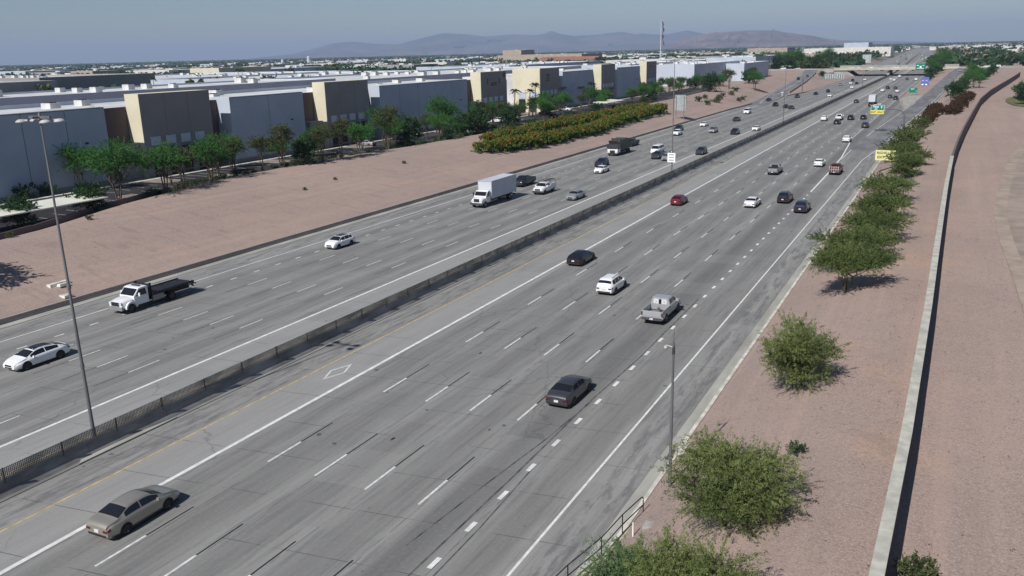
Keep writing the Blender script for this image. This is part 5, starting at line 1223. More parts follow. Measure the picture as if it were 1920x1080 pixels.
MESD = M3('dark_mesquite_leaf', [(0.0439, 0.0732, 0.0264), (0.0908, 0.1288, 0.041), (0.1464, 0.1903, 0.0615), (0.2196, 0.2489, 0.1025)])  # darker green leaf tones for the mesquites farther up the right bank
MESG = M3('cool_mesquite_leaf', [(0.0414, 0.0856, 0.0345), (0.0856, 0.1518, 0.0621), (0.138, 0.2139, 0.0897), (0.207, 0.276, 0.1242)])
BRIGHT = M3('bright_green_leaf', [(0.0292, 0.0894, 0.026), (0.0569, 0.1624, 0.0405), (0.0894, 0.2354, 0.0569), (0.138, 0.2923, 0.0812)])
OLIVE = M3('olive_green_leaf', [(0.0392, 0.0588, 0.0252), (0.077, 0.1008, 0.042), (0.119, 0.1372, 0.0588), (0.168, 0.182, 0.091)])
DARKG = M3('dark_green_leaf', [(0.0155, 0.0404, 0.0171), (0.0279, 0.0652, 0.0264), (0.0466, 0.101, 0.0373), (0.0776, 0.132, 0.0544)])
FLOW = M3('flowering_shrub_leaf', [(0.036, 0.078, 0.018), (0.078, 0.15, 0.027), (0.12, 0.195, 0.033), (0.168, 0.21, 0.0375)])
FLO2 = M3('orange_flower', [(.22, .062, .012), (.30, .095, .014), (.36, .14, .022)])
RUST = M3('rust_shrub_leaf', [(.045, .022, .013), (.075, .035, .02), (.08, .055, .025), (.11, .05, .03)])
PALM = M3('palm_leaf', [(.015, .028, .012), (.03, .05, .02), (.055, .075, .03)])
BARK = pm('tree_bark', (.105, .085, .065), .95, .25, 3, spec=.1); PBARK = pm('pale_bark', (.30, .28, .23), .95, .2, 3, spec=.1)
def leafmesh(name, C_, D, length, width, tint, mats, parent, midx=None, fold=.25):
    """C_: leaf centres, D: unit directions, one quad (diamond) per leaf"""
    n = len(C_); rs = np.random.RandomState(n % 9973)
    up = rs.normal(size=(n, 3)); S = np.cross(D, up); S /= np.linalg.norm(S, axis=1)[:, None]+1e-9
    L_ = (length*rs.uniform(.6, 1.35, n))[:, None]; W_ = (width*rs.uniform(.7, 1.3, n))[:, None]
    p = np.stack([C_-D*L_*.5, C_+S*W_*.5, C_+D*L_*.5, C_-S*W_*.5], 1).reshape(-1, 3).astype(np.float32)
    me = bpy.data.meshes.new(name); me.vertices.add(4*n); me.vertices.foreach_set('co', p.ravel())
    me.loops.add(4*n); me.loops.foreach_set('vertex_index', np.arange(4*n, dtype=np.int32))
    me.polygons.add(n); me.polygons.foreach_set('loop_start', np.arange(0, 4*n, 4, dtype=np.int32)); me.polygons.foreach_set('loop_total', np.full(n, 4, np.int32))
    mats = mats if isinstance(mats, list) else [mats]
    for q in mats: me.materials.append(q)
    if midx is not None: me.polygons.foreach_set('material_index', midx.astype(np.int32))
    a = me.attributes.new('tint', 'FLOAT', 'FACE'); a.data.foreach_set('value', np.clip(tint, 0, 1).astype(np.float32))
    me.update(calc_edges=True); me.validate()
    o = bpy.data.objects.new(name, me); COL.objects.link(o)
    if parent: o.parent = parent
    return o
def crown_points(rs, lobes, n_clump, per, spread, outward=.8, up=.25, shell=.55):
    """clumps of leaves spread over and through several lobes: (centre, radii)"""
    C_, D, T = [], [], []
    vol = np.array([l[1][0]*l[1][1]+l[1][2]*l[1][0] for l in lobes]); vol = vol/vol.sum()
    for _ in range(n_clump):
        c, r = lobes[rs.choice(len(lobes), p=vol)]; d = rs.normal(size=3); d /= np.linalg.norm(d)
        if d[2] < -.45 and rs.rand() < .75: d[2] = -d[2]
        rad = rs.uniform(shell, 1.08)**.7
        cc = np.array(c)+d*np.array(r)*rad; dd = d*outward+np.array([0, 0, up])+rs.normal(size=3)*.35; dd /= np.linalg.norm(dd)
        k = rs.randint(int(per*.5), int(per*1.5)); t = rs.uniform(0, 1, k)[:, None]*spread*1.9
        pts = cc+dd*t+rs.normal(size=(k, 3))*spread*.30; lv = dd*.9+rs.normal(size=(k, 3))*.55; lv /= np.linalg.norm(lv, axis=1)[:, None]
        tn = rs.uniform(.08, .8)+rs.normal(size=k)*.10
        C_.append(pts); D.append(lv); T.append(tn)
    return np.concatenate(C_), np.concatenate(D), np.concatenate(T)
def plumes(rs, lobes, n_pl, per, length):
    """feathery twigs: each a line of leaves growing up and out of a lobe and arching over"""
    C_, D, T = [], [], []; lt = rs.uniform(-.22, .22, len(lobes)); vol = np.array([l[1][0]**2 for l in lobes]); vol = vol/vol.sum()
    for _ in range(n_pl):
        li = rs.choice(len(lobes), p=vol); c, r = lobes[li]; d = rs.normal(size=3); d[2] = abs(d[2])*.9-.25; d /= np.linalg.norm(d)
        st = np.array(c)+d*np.array(r)*rs.uniform(.15, 1.0); dd = d*.9+np.array([0, 0, rs.uniform(-.1, .6)])+rs.normal(size=3)*.3; dd /= np.linalg.norm(dd)
        L_ = length*rs.uniform(.5, 1.25); k = rs.randint(int(per*.6), int(per*1.4)); t = rs.uniform(0, 1, k)[:, None]
        pts = st+dd*t*L_-np.array([0, 0, 1])*t*t*L_*rs.uniform(0, .5)+rs.normal(size=(k, 3))*.055*(1.2-t*.6)
        lv = dd*.8+rs.normal(size=(k, 3))*.6; lv /= np.linalg.norm(lv, axis=1)[:, None]
        C_.append(pts); D.append(lv); T.append(np.clip(.42+lt[li]+rs.normal()*.13, .02, .98)+rs.normal(size=k)*.08)
    return np.concatenate(C_), np.concatenate(D), np.concatenate(T)
def tree(name, seed, h, w, trunk_h, mat, n_clump=330, per=24, leaf=(.20, .055), spread=.42, nl=8, bark=BARK, bushy=False, flat=.6, droop=0.0, tr=.11, ragged=1.0, stems=3, plume=0):
    rs = np.random.RandomState(seed); t = empty(name); lobes = []; ch = h-trunk_h
    for i in range(nl):
        a = 2*math.pi*i/nl+rs.uniform(-.5, .5); r = w/2*rs.uniform(.25, .68)*ragged; z = trunk_h+ch*rs.uniform(.25, .72)
        s = w*rs.uniform(.17, .28); lobes.append(((r*math.cos(a), r*math.sin(a), z), (s, s, s*flat)))
    lobes.append(((0, 0, trunk_h+ch*.60), (w*.27, w*.27, ch*.33)))
    if bushy:
        for i in range(5): a = 2*math.pi*i/5; lobes.append(((w*.2*math.cos(a), w*.2*math.sin(a), h*.24), (w*.2, w*.2, h*.2)))
    C_, D, T = plumes(rs, lobes, n_clump, per, plume) if plume else crown_points(rs, lobes, n_clump, per, spread, up=.25-droop)
    C_[:, 2] = np.maximum(C_[:, 2], .06)
    leafmesh('crown', C_, D, leaf[0], leaf[1], T, mat, t)
    b = MB()
    for k in range(stems):
        a = 2*math.pi*k/stems+rs.uniform(-.4, .4); base = Vector((.12*math.cos(a), .12*math.sin(a), -.3))
        fork = Vector((w*.07*math.cos(a), w*.07*math.sin(a), trunk_h*.85+.1)); b.tube(base, fork, tr, tr*.72, 7)
        for l in lobes[k::stems]:
            tip = Vector(l[0]); mid = fork.lerp(tip, .5)+Vector(rs.normal(size=3)*.12); b.tube(fork, mid, tr*.62, tr*.4, 6); b.tube(mid, tip, tr*.4, tr*.14, 5)
            for q in range(3): b.tube(mid.lerp(tip, .4), tip+Vector(rs.normal(size=3)*w*.08), tr*.22, tr*.06, 4)
    b.build('trunk', bark, t)
    return t
def setat(o, x, y, s=1, rz=0, z=None, sz=None):
    o.location = (x, y, (hz(x, y) if z is None else z)-.03); o.scale = (s, s, sz or s); o.rotation_euler = (0, 0, rz); return o
# right bank: one row of mesquites, each its own tree
RT = [(-7.4, 27.0, 2.8, 5.4, .8, 71, 'bright green bushy mesquite cut off by the bottom edge of the picture', 1), (-9.9, 28.6, 2.4, 4.4, .4, 83, 'low green bush beside the pipe railing at the bottom edge', 1),
      (-7.5, 35.8, 4.2, 6.1, .6, 72, 'wide yellowish-green mesquite next to the slim sensor pole', 1), (-7.3, 53.4, 5.1, 5.0, .6, 73, 'upright bushy mesquite with foliage down to the gravel, third tree up the right bank', 1),
      (-7.0, 78.0, 3.9, 6.6, 1.7, 74, 'spreading mesquite on a clear trunk with its shadow beneath, halfway up the row', 0), (-7.2, 88.0, 4.0, 7.6, 1.0, 75, 'broad mesquite joined to the spreading one behind it', 1),
      (-6.8, 98.0, 3.6, 6.0, 1.0, 76, 'mid-row mesquite between the broad one and the next pair', 1), (-7.0, 112.0, 3.6, 6.4, 1.0, 77, 'mesquite in the middle of the right bank row with a small side bush', 1), (-7.2, 125, 4.0, 7.2, 1.0, 78, 'darker mesquite with ragged top in the middle of the right bank', 1),
      (-6.3, 150, 4.4, 5.6, 1.0, 79, 'dark mesquite just below the pale yellow sign', 1), (-6.2, 163, 4.6, 5.6, 1.0, 80, 'mesquite that hides the right half of the pale yellow sign', 1)]
for (x, y, h, wd, th, sd_, lb, bu) in RT:
    nearf = 1 if y < 60 else .62 if y < 110 else .42
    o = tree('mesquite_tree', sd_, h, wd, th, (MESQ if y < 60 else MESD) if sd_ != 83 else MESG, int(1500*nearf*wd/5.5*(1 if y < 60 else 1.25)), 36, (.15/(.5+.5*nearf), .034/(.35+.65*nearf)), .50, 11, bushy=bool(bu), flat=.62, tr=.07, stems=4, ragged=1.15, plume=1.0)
    setat(o, x, y); tag(o, lb, 'tree', 'mesquites on the right bank')
protos = {'m1': tree('mesquite_tree', 1, 4.4, 7.0, 1.2, MESD, 330, 24, (.34, .12), .5, 10, bushy=True, plume=1.1), 'm2': tree('mesquite_tree', 2, 4.6, 7.4, 1.3, MESD, 330, 24, (.34, .12), .5, 10, bushy=True, plume=1.1),
          'b1': tree('palo_verde_tree', 3, 9.6, 8.6, 3.2, BRIGHT, 680, 26, (.26, .085), .55, 11, tr=.15, plume=1.3), 'b2': tree('palo_verde_tree', 4, 8.6, 7.4, 3.0, BRIGHT, 560, 26, (.26, .085), .55, 10, tr=.14, plume=1.3),
          'o1': tree('acacia_tree', 5, 9.6, 5.4, 3.4, OLIVE, 430, 24, (.26, .085), .6, 10, tr=.11, flat=1.1, plume=.9), 'o2': tree('acacia_tree', 6, 8.6, 5.8, 3.2, OLIVE, 430, 24, (.26, .085), .6, 9, tr=.11, flat=1.0, plume=.9),
          'd1': tree('broadleaf_tree', 7, 7.0, 7.0, 1.5, DARKG, 230, 24, (.42, .22), .6, 10, tr=.16, bushy=True), 's1': tree('desert_shrub', 8, 1.6, 2.3, .1, DARKG, 70, 20, (.22, .09), .25, 5, tr=.03, bushy=True),
          's2': tree('desert_shrub', 9, 1.4, 2.4, .1, OLIVE, 70, 20, (.22, .09), .25, 5, tr=.03, bushy=True)}
used = set()
def inst(k, x, y, s, lb, cat, grp, rz=None, sz=None, z=None):
    o = protos[k] if k not in used else copy_tree(protos[k]); used.add(k)
    setat(o, x, y, s, random.Random(x*7+y).uniform(0, 6.28) if rz is None else rz, z, sz); return tag(o, lb, cat, grp)
for i, (x, y, s, k, lb) in enumerate(((-9.2, 184, 1.0, 'm1', 'mesquite directly beyond the pale yellow sign'), (-9.0, 203, 1.05, 'm2', 'second mesquite beyond the pale yellow sign'), (-8.6, 222, 1.0, 'm1', 'mesquite beside the foot of the curved sign arm'), (-7.6, 248, .85, 'm2', 'last small mesquite of the row before the rusty hedge'))):
    inst(k, x, y, s, lb, 'tree', 'mesquites on the right bank')
# trees in the lot and along the facade on the left
LT = [(-131.5, 94, .95, 'b2', 'small green tree with pale trunk close to the white wall at far left'), (-112.4, 86.4, 1.08, 'b1', 'large bright green palo verde left of the first cream tower'), (-111.0, 94, .95, 'b2', 'bright green palo verde right beside the largest one'),
      (-112.6, 99, .85, 'o2', 'olive tree in front of the doors of the first tower'), (-113.6, 106, .9, 'b1', 'green tree at the right edge of the first tower'), (-116, 114, .85, 'o1', 'olive tree left of the second white wall'),
      (-115.4, 120.5, .85, 'o2', 'olive tree standing in front of the second white wall, first of a close pair'), (-112.8, 123.5, .95, 'o1', 'tall olive tree in front of the second white wall'), (-112.4, 129.5, .8, 'd1', 'darker tree right of the tall olive one'),
      (-111.2, 133, .85, 'o2', 'olive tree left of the second cream tower'), (-110.4, 138, .95, 'o1', 'tall thin olive tree in front of the second cream tower'), (-112, 146, .8, 'b2', 'small green tree at the doors of the second cream tower'),
      (-112.8, 158, 1.15, 'o1', 'tallest tree of the lot with a pale forked trunk'), (-121, 168, 1.0, 'b1', 'bright green tree behind the tall forked one'), (-117, 172, 1.05, 'd1', 'dark rounded tree right of the tall forked one'),
      (-110.8, 176, .85, 'b2', 'dense green tree in front of the long third white wall'), (-122, 196, 1.15, 'b1', 'bright green tree against the third white wall'), (-116, 205, .8, 'o2', 'olive tree left of the third tower'),
      (-120, 214, .95, 'o1', 'olive tree at the doors of the third tower'), (-118, 224, .9, 'o2', 'olive tree right of the third tower doors'), (-113, 190, .55, 'b2', 'small yellow-green tree behind the orange shrubs')]
for x, y, s, k, lb in LT: inst(k, x, y, s, lb, 'tree', 'trees around the warehouse parking lot')
rr = random.Random(17)
for i in range(44):
    y = 232+i*6.3+rr.uniform(-2, 2); x = rr.choice((-128, -124, -119, -114.5))+rr.uniform(-2, 2); k = rr.choice(('b1', 'b2', 'o1', 'o2', 'b2', 'o1', 'd1'))
    inst(k, x, y, rr.uniform(.62, .92), 'one of the many trees crowded along the far half of the parking lot', 'tree', 'crowded trees in the far half of the parking lot')
for i in range(20):
    y = 97+i*6.9; x = (-127.5, -121, -117, -124)[i % 4]; inst(('b2', 'o2', 'b1', 'o1', 'b2')[i % 5], x, y, rr.uniform(.62, .85), 'medium green tree among others in front of the nearest white walls and towers', 'tree', 'trees filling the near half of the parking lot')
for i in range(26):
    y = 186+i*6.5; x = lerp(y, CRp)-rr.uniform(4, 8); inst(rr.choice(('s1', 's2', 'd1')), x, y, rr.uniform(.35, .55) if False else rr.uniform(.9, 1.3) if i % 3 else .5, 'dark green shrub on the crest of the bank behind the orange-flowered hedge', 'shrub', 'dark shrubs on the crest')
for (x, y, s, k, lb) in ((-110.2, 79.6, .68, 'd1', 'round dark green bush in front of the carport roof'), (-109.8, 68.5, .62, 'd1', 'green bush under the left end of the carport'), (-132, 84, 1.5, 's1', 'low dark shrubs at the foot of the white wall'), (-132, 88, 1.3, 's1', 'low dark shrub right of another at the foot of the white wall'),
                      (-101.2, 72.7, .42, 's1', 'small green shrub on the left bank below the parking lot'), (-100.2, 61.2, .5, 's2', 'tiny shrub near the left edge of the gravel bank'), (-95.8, 109.4, .36, 's2', 'dry tuft in the middle of the left bank'), (-97.6, 119.7, .33, 's2', 'dry twig high on the left bank'),
                      (-98.2, 142.4, .4, 's2', 'brownish tuft on the left bank ahead of the box truck'), (-5.7, 43.2, .42, 's1', 'small dark shrub alone on the gravel right of the slim pole'), (.55, 33.0, .75, 's2', 'olive shrub against the right side of the sound wall at the bottom')):
    inst(k, x, y, s, lb, 'shrub', None)
sh = tree('palo_verde_tree', 12, 5.6, 8.4, 1.6, BRIGHT, 700, 26, (.3, .12), .6, 10, plume=1.2); setat(sh, -90.4, 47.6, 1.0); tag(sh, 'tree just outside the left edge whose shadow falls on the gravel bank', 'tree')
for i in range(40):
    y = 92+i*2.5; x = lerp(y, CRp)-rr.uniform(2.6, 4.2); inst(rr.choice(('s1', 's2')), x, y, rr.uniform(.6, 1.0), 'low dark shrub between the parking lot and the top of the left bank', 'shrub', 'low shrubs along the parking lot edge')
# palms
def palm(seed, h):
    rs = np.random.RandomState(seed); t = empty('palm_tree'); b = MB(); x = 0
    for i in range(5): b.tube((x, 0, h*i/5-.2), (x+.12, 0, h*(i+1)/5-.2), .20-.02*i, .18-.02*i, 8); x += .12
    b.build('trunk', BARK, t); C_, D = [], []
    for i in range(26):
        a = rs.uniform(0, 6.28); e = rs.uniform(-.5, 1.2)
        for k in range(14):
            u = k/13*1.7; d = np.array([math.cos(a)*math.cos(e), math.sin(a)*math.cos(e), math.sin(e)-.55*u]); d /= np.linalg.norm(d)
            C_.append(np.array([x, 0, h])+np.array([math.cos(a)*u*math.cos(e), math.sin(a)*u*math.cos(e), math.sin(e)*u-.33*u*u])); D.append(d*.6+rs.normal(size=3)*.5)
    C_ = np.array(C_); D = np.array(D); D /= np.linalg.norm(D, axis=1)[:, None]
    leafmesh('fronds', C_, D, .55, .16, rs.uniform(0, 1, len(C_)), PALM, t); return t
pp = palm(1, 9.5)
for i, (x, y, h, lb) in enumerate(((-128.2, 250, .95, 'palm in front of the gap left of the fourth tower'), (-127.6, 260, .9, 'first palm in front of the cream end wall'), (-127.8, 266, 1.08, 'tallest palm in front of the cream end wall'), (-127.2, 272, .72, 'short palm with spreading fronds beside the tallest one'),
                                (-126.6, 288, .86, 'palm in front of the fourth tower'), (-126.8, 303, .8, 'left palm in front of the fourth white wall'), (-126.9, 312, .92, 'right palm in front of the fourth white wall'))):
    o = pp if i == 0 else copy_tree(pp); setat(o, x, y, 1.25, i*1.1, 3.0, h); tag(o, lb, 'palm tree', 'palms beside the warehouse towers')
# orange-flowered hedge: single shrubs in two rows on the left bank
def flower_shrub(seed):
    rs = np.random.RandomState(seed); t = empty('flowering_shrub')
    lobes = [((rs.uniform(-1.1, 1.1), rs.uniform(-1.3, 1.3), rs.uniform(.6, 1.1)), (1.0, 1.1, .8)) for _ in range(5)]
    C_, D, T = crown_points(rs, lobes, 80, 20, .3, up=.5); C_[:, 2] = np.maximum(C_[:, 2], .05); leafmesh('foliage', C_, D, .34, .15, T, FLOW, t)
    top = C_[C_[:, 2] > 1.15]; sel = top[rs.choice(len(top), min(len(top), 190))]+rs.normal(size=(min(len(top), 190), 3))*.12
    D2 = rs.normal(size=sel.shape); D2 /= np.linalg.norm(D2, axis=1)[:, None]; leafmesh('flowers', sel, D2, .26, .2, rs.uniform(0, 1, len(sel)), FLO2, t)
    b = MB()
    for l in lobes: b.tube((0, 0, -.2), l[0], .05, .02, 5)
    b.build('stems', BARK, t); return t
fsh = [flower_shrub(i) for i in (31, 32, 33)]; nfs = 0
def row(pts, step, lb, grp, sc, zs=1.0):
    global nfs
    L_ = [0]
    for a, c in zip(pts[:-1], pts[1:]): L_.append(L_[-1]+math.dist(a, c))
    n = int(L_[-1]/step)
    for i in range(n+1):
        d = i*step; x = float(np.interp(d, L_, [p[0] for p in pts]))+rr.uniform(-.5, .5); y = float(np.interp(d, L_, [p[1] for p in pts]))+rr.uniform(-.4, .4)
        o = fsh[nfs % 3] if nfs < 3 else copy_tree(fsh[nfs % 3]); nfs += 1; setat(o, x, y, sc*rr.uniform(.9, 1.15), rr.uniform(0, 6.28)); tag(o, lb, 'shrub', grp)
row([(-93.2, 167), (-90.2, 186), (-88.6, 216), (-91.0, 255), (-92.0, 292)], 2.15, 'orange-flowered green shrub in the lower row of the hedge on the left bank', 'orange-flowered shrubs, lower row', 1.38)
row([(-97.8, 176), (-98.2, 190), (-98.0, 220), (-98.0, 262), (-97.4, 292)], 2.3, 'orange-flowered shrub in the upper row of the hedge on the left bank', 'orange-flowered shrubs, upper row', 1.3)
# shrubs with long shadows on the far left bank
for i, (x, y) in enumerate(((-95.6, 327), (-93.6, 348), (-95.7, 366), (-88.0, 341), (-88.0, 356), (-93, 387), (-92.4, 400), (-96, 425), (-86, 387), (-86.4, 397), (-91, 372), (-97.5, 340))):
    inst('s1' if i % 2 else 's2', x, y, rr.uniform(1.0, 1.5), 'dark shrub with a long shadow on the far left bank beside the large sign back', 'shrub', 'shrubs on the far left bank')
for (x, y, s, k, lb) in ((-92.6, 452, 1.1, 'b1', 'single round tree on the far left bank before the white buildings'), (-104, 408, 1.3, 'd1', 'dark tree at the top of the far left bank'), (-103, 440, 1.2, 'o2', 'olive tree at the top of the far left bank'), (-106, 500, 1.2, 'd1', 'dark tree in front of the white building near the on-ramp'), (-108, 520, 1.0, 'o1', 'second tree in front of the white building near the on-ramp'), (-85.5, 640, .6, 'd1', 'brown-green bush in the gravel between on-ramp and freeway')):
    inst(k, x, y, s, lb, 'tree', None)
# hedges and trees up the right
def rust(seed):
    rs = np.random.RandomState(seed); t = empty('rust_red_shrub'); lobes = [((rs.uniform(-1, 1), rs.uniform(-1.2, 1.2), rs.uniform(.5, .9)), (1.1, 1.2, .7)) for _ in range(5)]
    C_, D, T = crown_points(rs, lobes, 70, 20, .3, up=.4); C_[:, 2] = np.maximum(C_[:, 2], .05); leafmesh('foliage', C_, D, .36, .18, T, RUST, t)
    b = MB()
    for l in lobes: b.tube((0, 0, -.2), l[0], .05, .02, 5)
    b.build('stems', BARK, t); return t
rs0 = rust(5); nr = 0
for i in range(40):
    q = i/39
    if i < 17: x, y, lb, gp = -6.2-.6*math.sin(i*1.7), 262+i*5.2, 'rusty green shrub in the hedge left of the sound wall beyond the last mesquite', 'rusty shrubs of the left hedge'
    else: j = i-17; x, y, lb, gp = -1.9+(j//3)*.72+(j % 3)*.9-.3, 282+(j//3)*12.5+(j % 3)*2.5, 'dark red shrub in the patch beside the sound wall', 'dark red shrubs of the patch'
    o = rs0 if i == 0 else copy_tree(rs0); setat(o, x, y, rr.uniform(.95, 1.25), rr.uniform(0, 6.28)); tag(o, lb, 'shrub', gp)
for i, (x, y, s, k) in enumerate(((-1.0, 372, 1.5, 'd1'), (.5, 392, 1.3, 'd1'), (1.6, 415, 1.4, 'd1'), (3.6, 440, 1.3, 'b1'), (6.2, 452, 1.4, 'b1'), (8.5, 447, 1.2, 'b2'), (5.0, 480, 1.3, 'b1'), (9, 500, 1.3, 'b1'), (10, 530, 1.3, 'b2'), (8, 560, 1.4, 'b1'), (6, 590, 1.3, 'b2'), (12.8, 545, 1.2, 'd1'), (16.8, 610, 1.3, 'd1'), (19, 640, 1.3, 'd1'), (7, 630, 1.3, 'b1'), (4.6, 520, 1.2, 'b1'))):
    inst(k, x, y, s*.62, 'dense green tree in the belt between the exit ramp and the sound wall', 'tree', 'trees between the exit ramp and the sound wall')
for i, (x, y, s, k) in enumerate(((-15.8, 560, .7, 'd1'), (-16.2, 600, 1.3, 'd1'), (-16, 630, 1.5, 'b1'), (-14, 660, 1.6, 'd1'), (-13.5, 690, 1.6, 'b1'), (-18, 790, 2.0, 'd1'), (-13, 830, 1.9, 'b1'), (-20, 860, 2.0, 'd1'), (-14, 900, 2.0, 'd1'), (-23, 950, 2.1, 'd1'), (-16, 980, 2.0, 'd1'))):
    inst(k, x, y, s*.85, 'dark green tree hiding the right end of the overpass', 'tree', 'trees at the right end of the overpass')
for i in range(34):
    y = rr.uniform(775, 980); x = rr.uniform(-165, -108); inst(rr.choice(('d1', 'd1', 'b1')), x, y, rr.uniform(1.3, 1.9), 'dark green tree in the grove left of the overpass', 'tree', 'trees of the grove left of the overpass')
for i, (x, y, s) in enumerate(((20.5, 330, 1.0), (23, 345, 1.1), (21, 362, .9), (24.5, 372, 1.0))):
    inst('d1', x, y, s, 'dark tree at the right edge beyond the frontage road', 'tree', 'trees at the right edge')
b = MB(); b.add([(20+6*math.cos(t)*.8, 345+28*math.sin(t), hz(22, 345)+.2) for t in [i*.4 for i in range(16)]], [tuple(range(16))]); b.build('grass_verge', pm('dry_lawn', (.13, .14, .05), .95, .2, .5), kind='structure')
# town trees: the nearest as things, the rest as a wood nobody could count
farp = {'f1': tree('town_tree', 41, 7.5, 8.0, 1.2, DARKG, 60, 9, (1.3, .75), .8, 7, bushy=True, tr=.2), 'f2': tree('town_tree', 42, 8.5, 7.0, 1.5, OLIVE, 60, 9, (1.3, .75), .8, 7, bushy=True, tr=.2), 'f3': tree('town_tree', 43, 7.0, 9.0, 1.2, MESQ, 60, 9, (1.3, .75), .8, 7, bushy=True, tr=.2)}
uf = set(); nt_ = 0; ppf = palm(3, 13)
while nt_ < 280:
    d = 340+1500*rr.random()**1.15; a = R(rr.uniform(-4.5, 59.5)); x, y = -d*math.sin(a), d*math.cos(a)
    if y < 150 or (-270 < x < -100 and y < 480) or XL(y)-6 < x < XR(y)+6 or (-135 < x < 40 and y < 760) or (-262 < x < -120 and 480 < y < 830 and rr.random() < .8): continue
    if any(abs(x-px) < ps*.5 and abs(y-py) < ps*.5 for px, py, ps in placed): continue
    k = rr.choice(('f1', 'f2', 'f3', 'f1')); o = farp[k] if k not in uf else copy_tree(farp[k]); uf.add(k)
    setat(o, x, y, rr.uniform(.8, 1.5), rr.uniform(0, 6.28), 2.9); tag(o, 'one of the many green trees growing between the roofs of the town', 'tree', 'trees between the roofs of the town'); nt_ += 1
for i in range(24):
    o = ppf if i == 0 else copy_tree(ppf); d = rr.uniform(420, 1000); a = R(rr.uniform(12, 57)); x, y = -d*math.sin(a), d*math.cos(a)
    if -290 < x < -100 and y < 480: x -= 190
    setat(o, x, y, rr.uniform(1.1, 1.5), 0, 2.9, rr.uniform(.8, 1.2)); tag(o, 'tall thin palm rising above the roofs of the town', 'palm tree', 'palms above the roofs of the town')
rs = np.random.RandomState(77); Cs, Ds, Ts = [], [], []
for i in range(33000):
    d = 520+9500*rs.rand()**1.55; a = R(rs.uniform(-5, 60)); x, y = -d*math.sin(a), d*math.cos(a)
    if (-300 < x < 40 and y < 780) or (y < 4200 and XL(y)-8 < x < XR(y)+8): continue
    if d < 3300 and any(abs(x-px) < ps*.5 and abs(y-py) < ps*.5 for px, py, ps in placed): continue
    if x > -60 and d < 4500 and rs.rand() < .6: continue
    s = rs.uniform(3.2, 6.4)*(1+d/6000); k = 8
    q = rs.normal(size=(k, 3)); q /= np.linalg.norm(q, axis=1)[:, None]; Cs.append(np.array([x, y, 3.4+s*.62])+q*np.array([s, s, s*.62])*rs.uniform(.3, .8, (k, 1))); Ds.append(q[::-1]*np.array([1, 1, .4])+1e-3); Ts.append(rs.uniform(.1, .7)+rs.normal(size=k)*.1)
Cs = np.concatenate(Cs); Ds = np.concatenate(Ds); Ds /= np.linalg.norm(Ds, axis=1)[:, None]; Ts = np.concatenate(Ts)
fw = leafmesh('far_wood', Cs, Ds, 5.4, 4.2, Ts, DARKG, None); tag(fw, 'dark green tree cover of the town thinning to a line at the horizon', 'wood', None, 'stuff')
# litter tufts on gravel
Cs = []
for i in range(900):
    x, y = (rs.uniform(-11.5, 8), rs.uniform(22, 130)) if i % 2 else (rs.uniform(-104, -82), rs.uniform(50, 160)); n = 4; Cs.append(np.array([x, y, hz(x, y)+.03])+rs.normal(size=(n, 3))*np.array([.10, .10, .02]))
Cs = np.concatenate(Cs); Ds = rs.normal(size=Cs.shape)*np.array([1, 1, .35]); Ds /= np.linalg.norm(Ds, axis=1)[:, None]
o = leafmesh('gravel_litter', Cs, Ds, .09, .035, rs.uniform(0, 1, len(Cs)), RUST, None); tag(o, 'dry leaf litter and dark pebbles scattered over the gravel banks', 'litter', None, 'stuff')

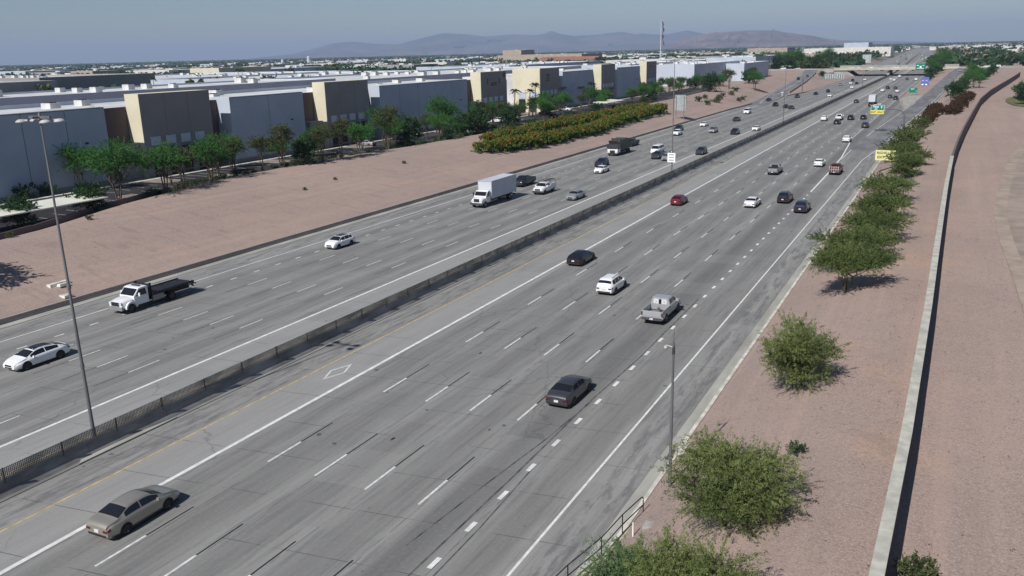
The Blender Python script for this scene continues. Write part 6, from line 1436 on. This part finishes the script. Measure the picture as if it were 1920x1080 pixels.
# ---------------------------------------------------------------- mountains
def ridge(name, prof, D, depth, mat, seed):
    rs = np.random.RandomState(seed); az = [p[0] for p in prof][::-1]; el = [p[1] for p in prof][::-1]; n = 240; m = 15
    A = np.linspace(az[0], az[-1], n); H = np.maximum(0, np.tan(np.radians(np.interp(A, az, el)))*D+CAM_H-3)
    j = np.zeros(n)
    for o_ in (6, 14, 34, 80): j += np.interp(np.linspace(0, o_, n), np.arange(o_+1), rs.normal(size=o_+1))*(.05/ (o_/14+.6))
    spur = [sum(np.interp(np.linspace(0, o_, n), np.arange(o_+1), rs.normal(size=o_+1))/(1+q) for q, o_ in enumerate((22, 50, 110))) for _ in range(m)]
    v = []
    for k in range(m):
        u = k/(m-1)*2-1; prof_ = max(0, 1-abs(u))**.9
        for i in range(n):
            d = D+u*depth+ (spur[k//3*3 % m][i]*depth*.06); z = H[i]*(prof_*(1+ (0 if abs(u) < .02 else .16*spur[k][i]*(1-abs(u)))) + (j[i] if abs(u) < .3 else 0)*.35*prof_)
            a = math.radians(A[i]); v.append((-d*math.sin(a), d*math.cos(a), 2.0+max(0, z)*d/D if abs(u) < 1 else -5))
    b = MB(); b.add(v, [(k*n+i, k*n+i+1, (k+1)*n+i+1, (k+1)*n+i) for k in range(m-1) for i in range(n-1)], 0, False); b.build(name, mat, kind='structure')
FARM = [(44.5, -0.05), (41.0, 0.254), (39.82, 0.554), (38.63, 0.856), (37.45, 0.929), (36.11, 0.737), (34.58, 0.67), (33.02, 1.0), (31.63, 1.301), (30.25, 1.204), (28.87, 1.041), (27.13, 1.133), (25.75, 1.034), (24.36, 1.134), (22.99, 0.901), (21.61, 0.966), (20.07, 1.092), (18.88, 0.863), (17.19, 0.885), (15.86, 1.11), (14.86, 0.887), (13.53, 0.657), (11.58, 0.541), (9.67, 0.40), (6, .2), (1, -.02)]
NEARM = [(19.2, -0.1), (17.84, 0.02), (16.84, 0.286), (15.84, 0.588), (14.53, 0.878), (12.25, 0.975), (10.65, 0.897), (8.43, 0.581), (6.86, 0.225), (5.33, 0.0), (2.98, -0.12)]
ridge('mountains', FARM, 22000, 3600, pm('far_rock', (.13, .11, .105), .95, .25, .0009, spec=.1), 4)
ridge('hills', NEARM, 14500, 2300, pm('near_rock', (.19, .13, .11), .95, .25, .002, spec=.1), 9)
# ---------------------------------------------------------------- air
mt = bpy.data.materials.new('haze_air'); mt.use_nodes = True; mt.node_tree.nodes.clear()
vo = mt.node_tree.nodes.new('ShaderNodeVolumePrincipled'); om = mt.node_tree.nodes.new('ShaderNodeOutputMaterial')
vo.inputs['Color'].default_value = (.52, .66, .92, 1); vo.inputs['Density'].default_value = 6.5e-5; mt.node_tree.links.new(vo.outputs[0], om.inputs['Volume'])
b = MB(); b.box(-29000, 16500, -200, 27000, -7, 520); hzb = b.build('haze', mt, kind='stuff')
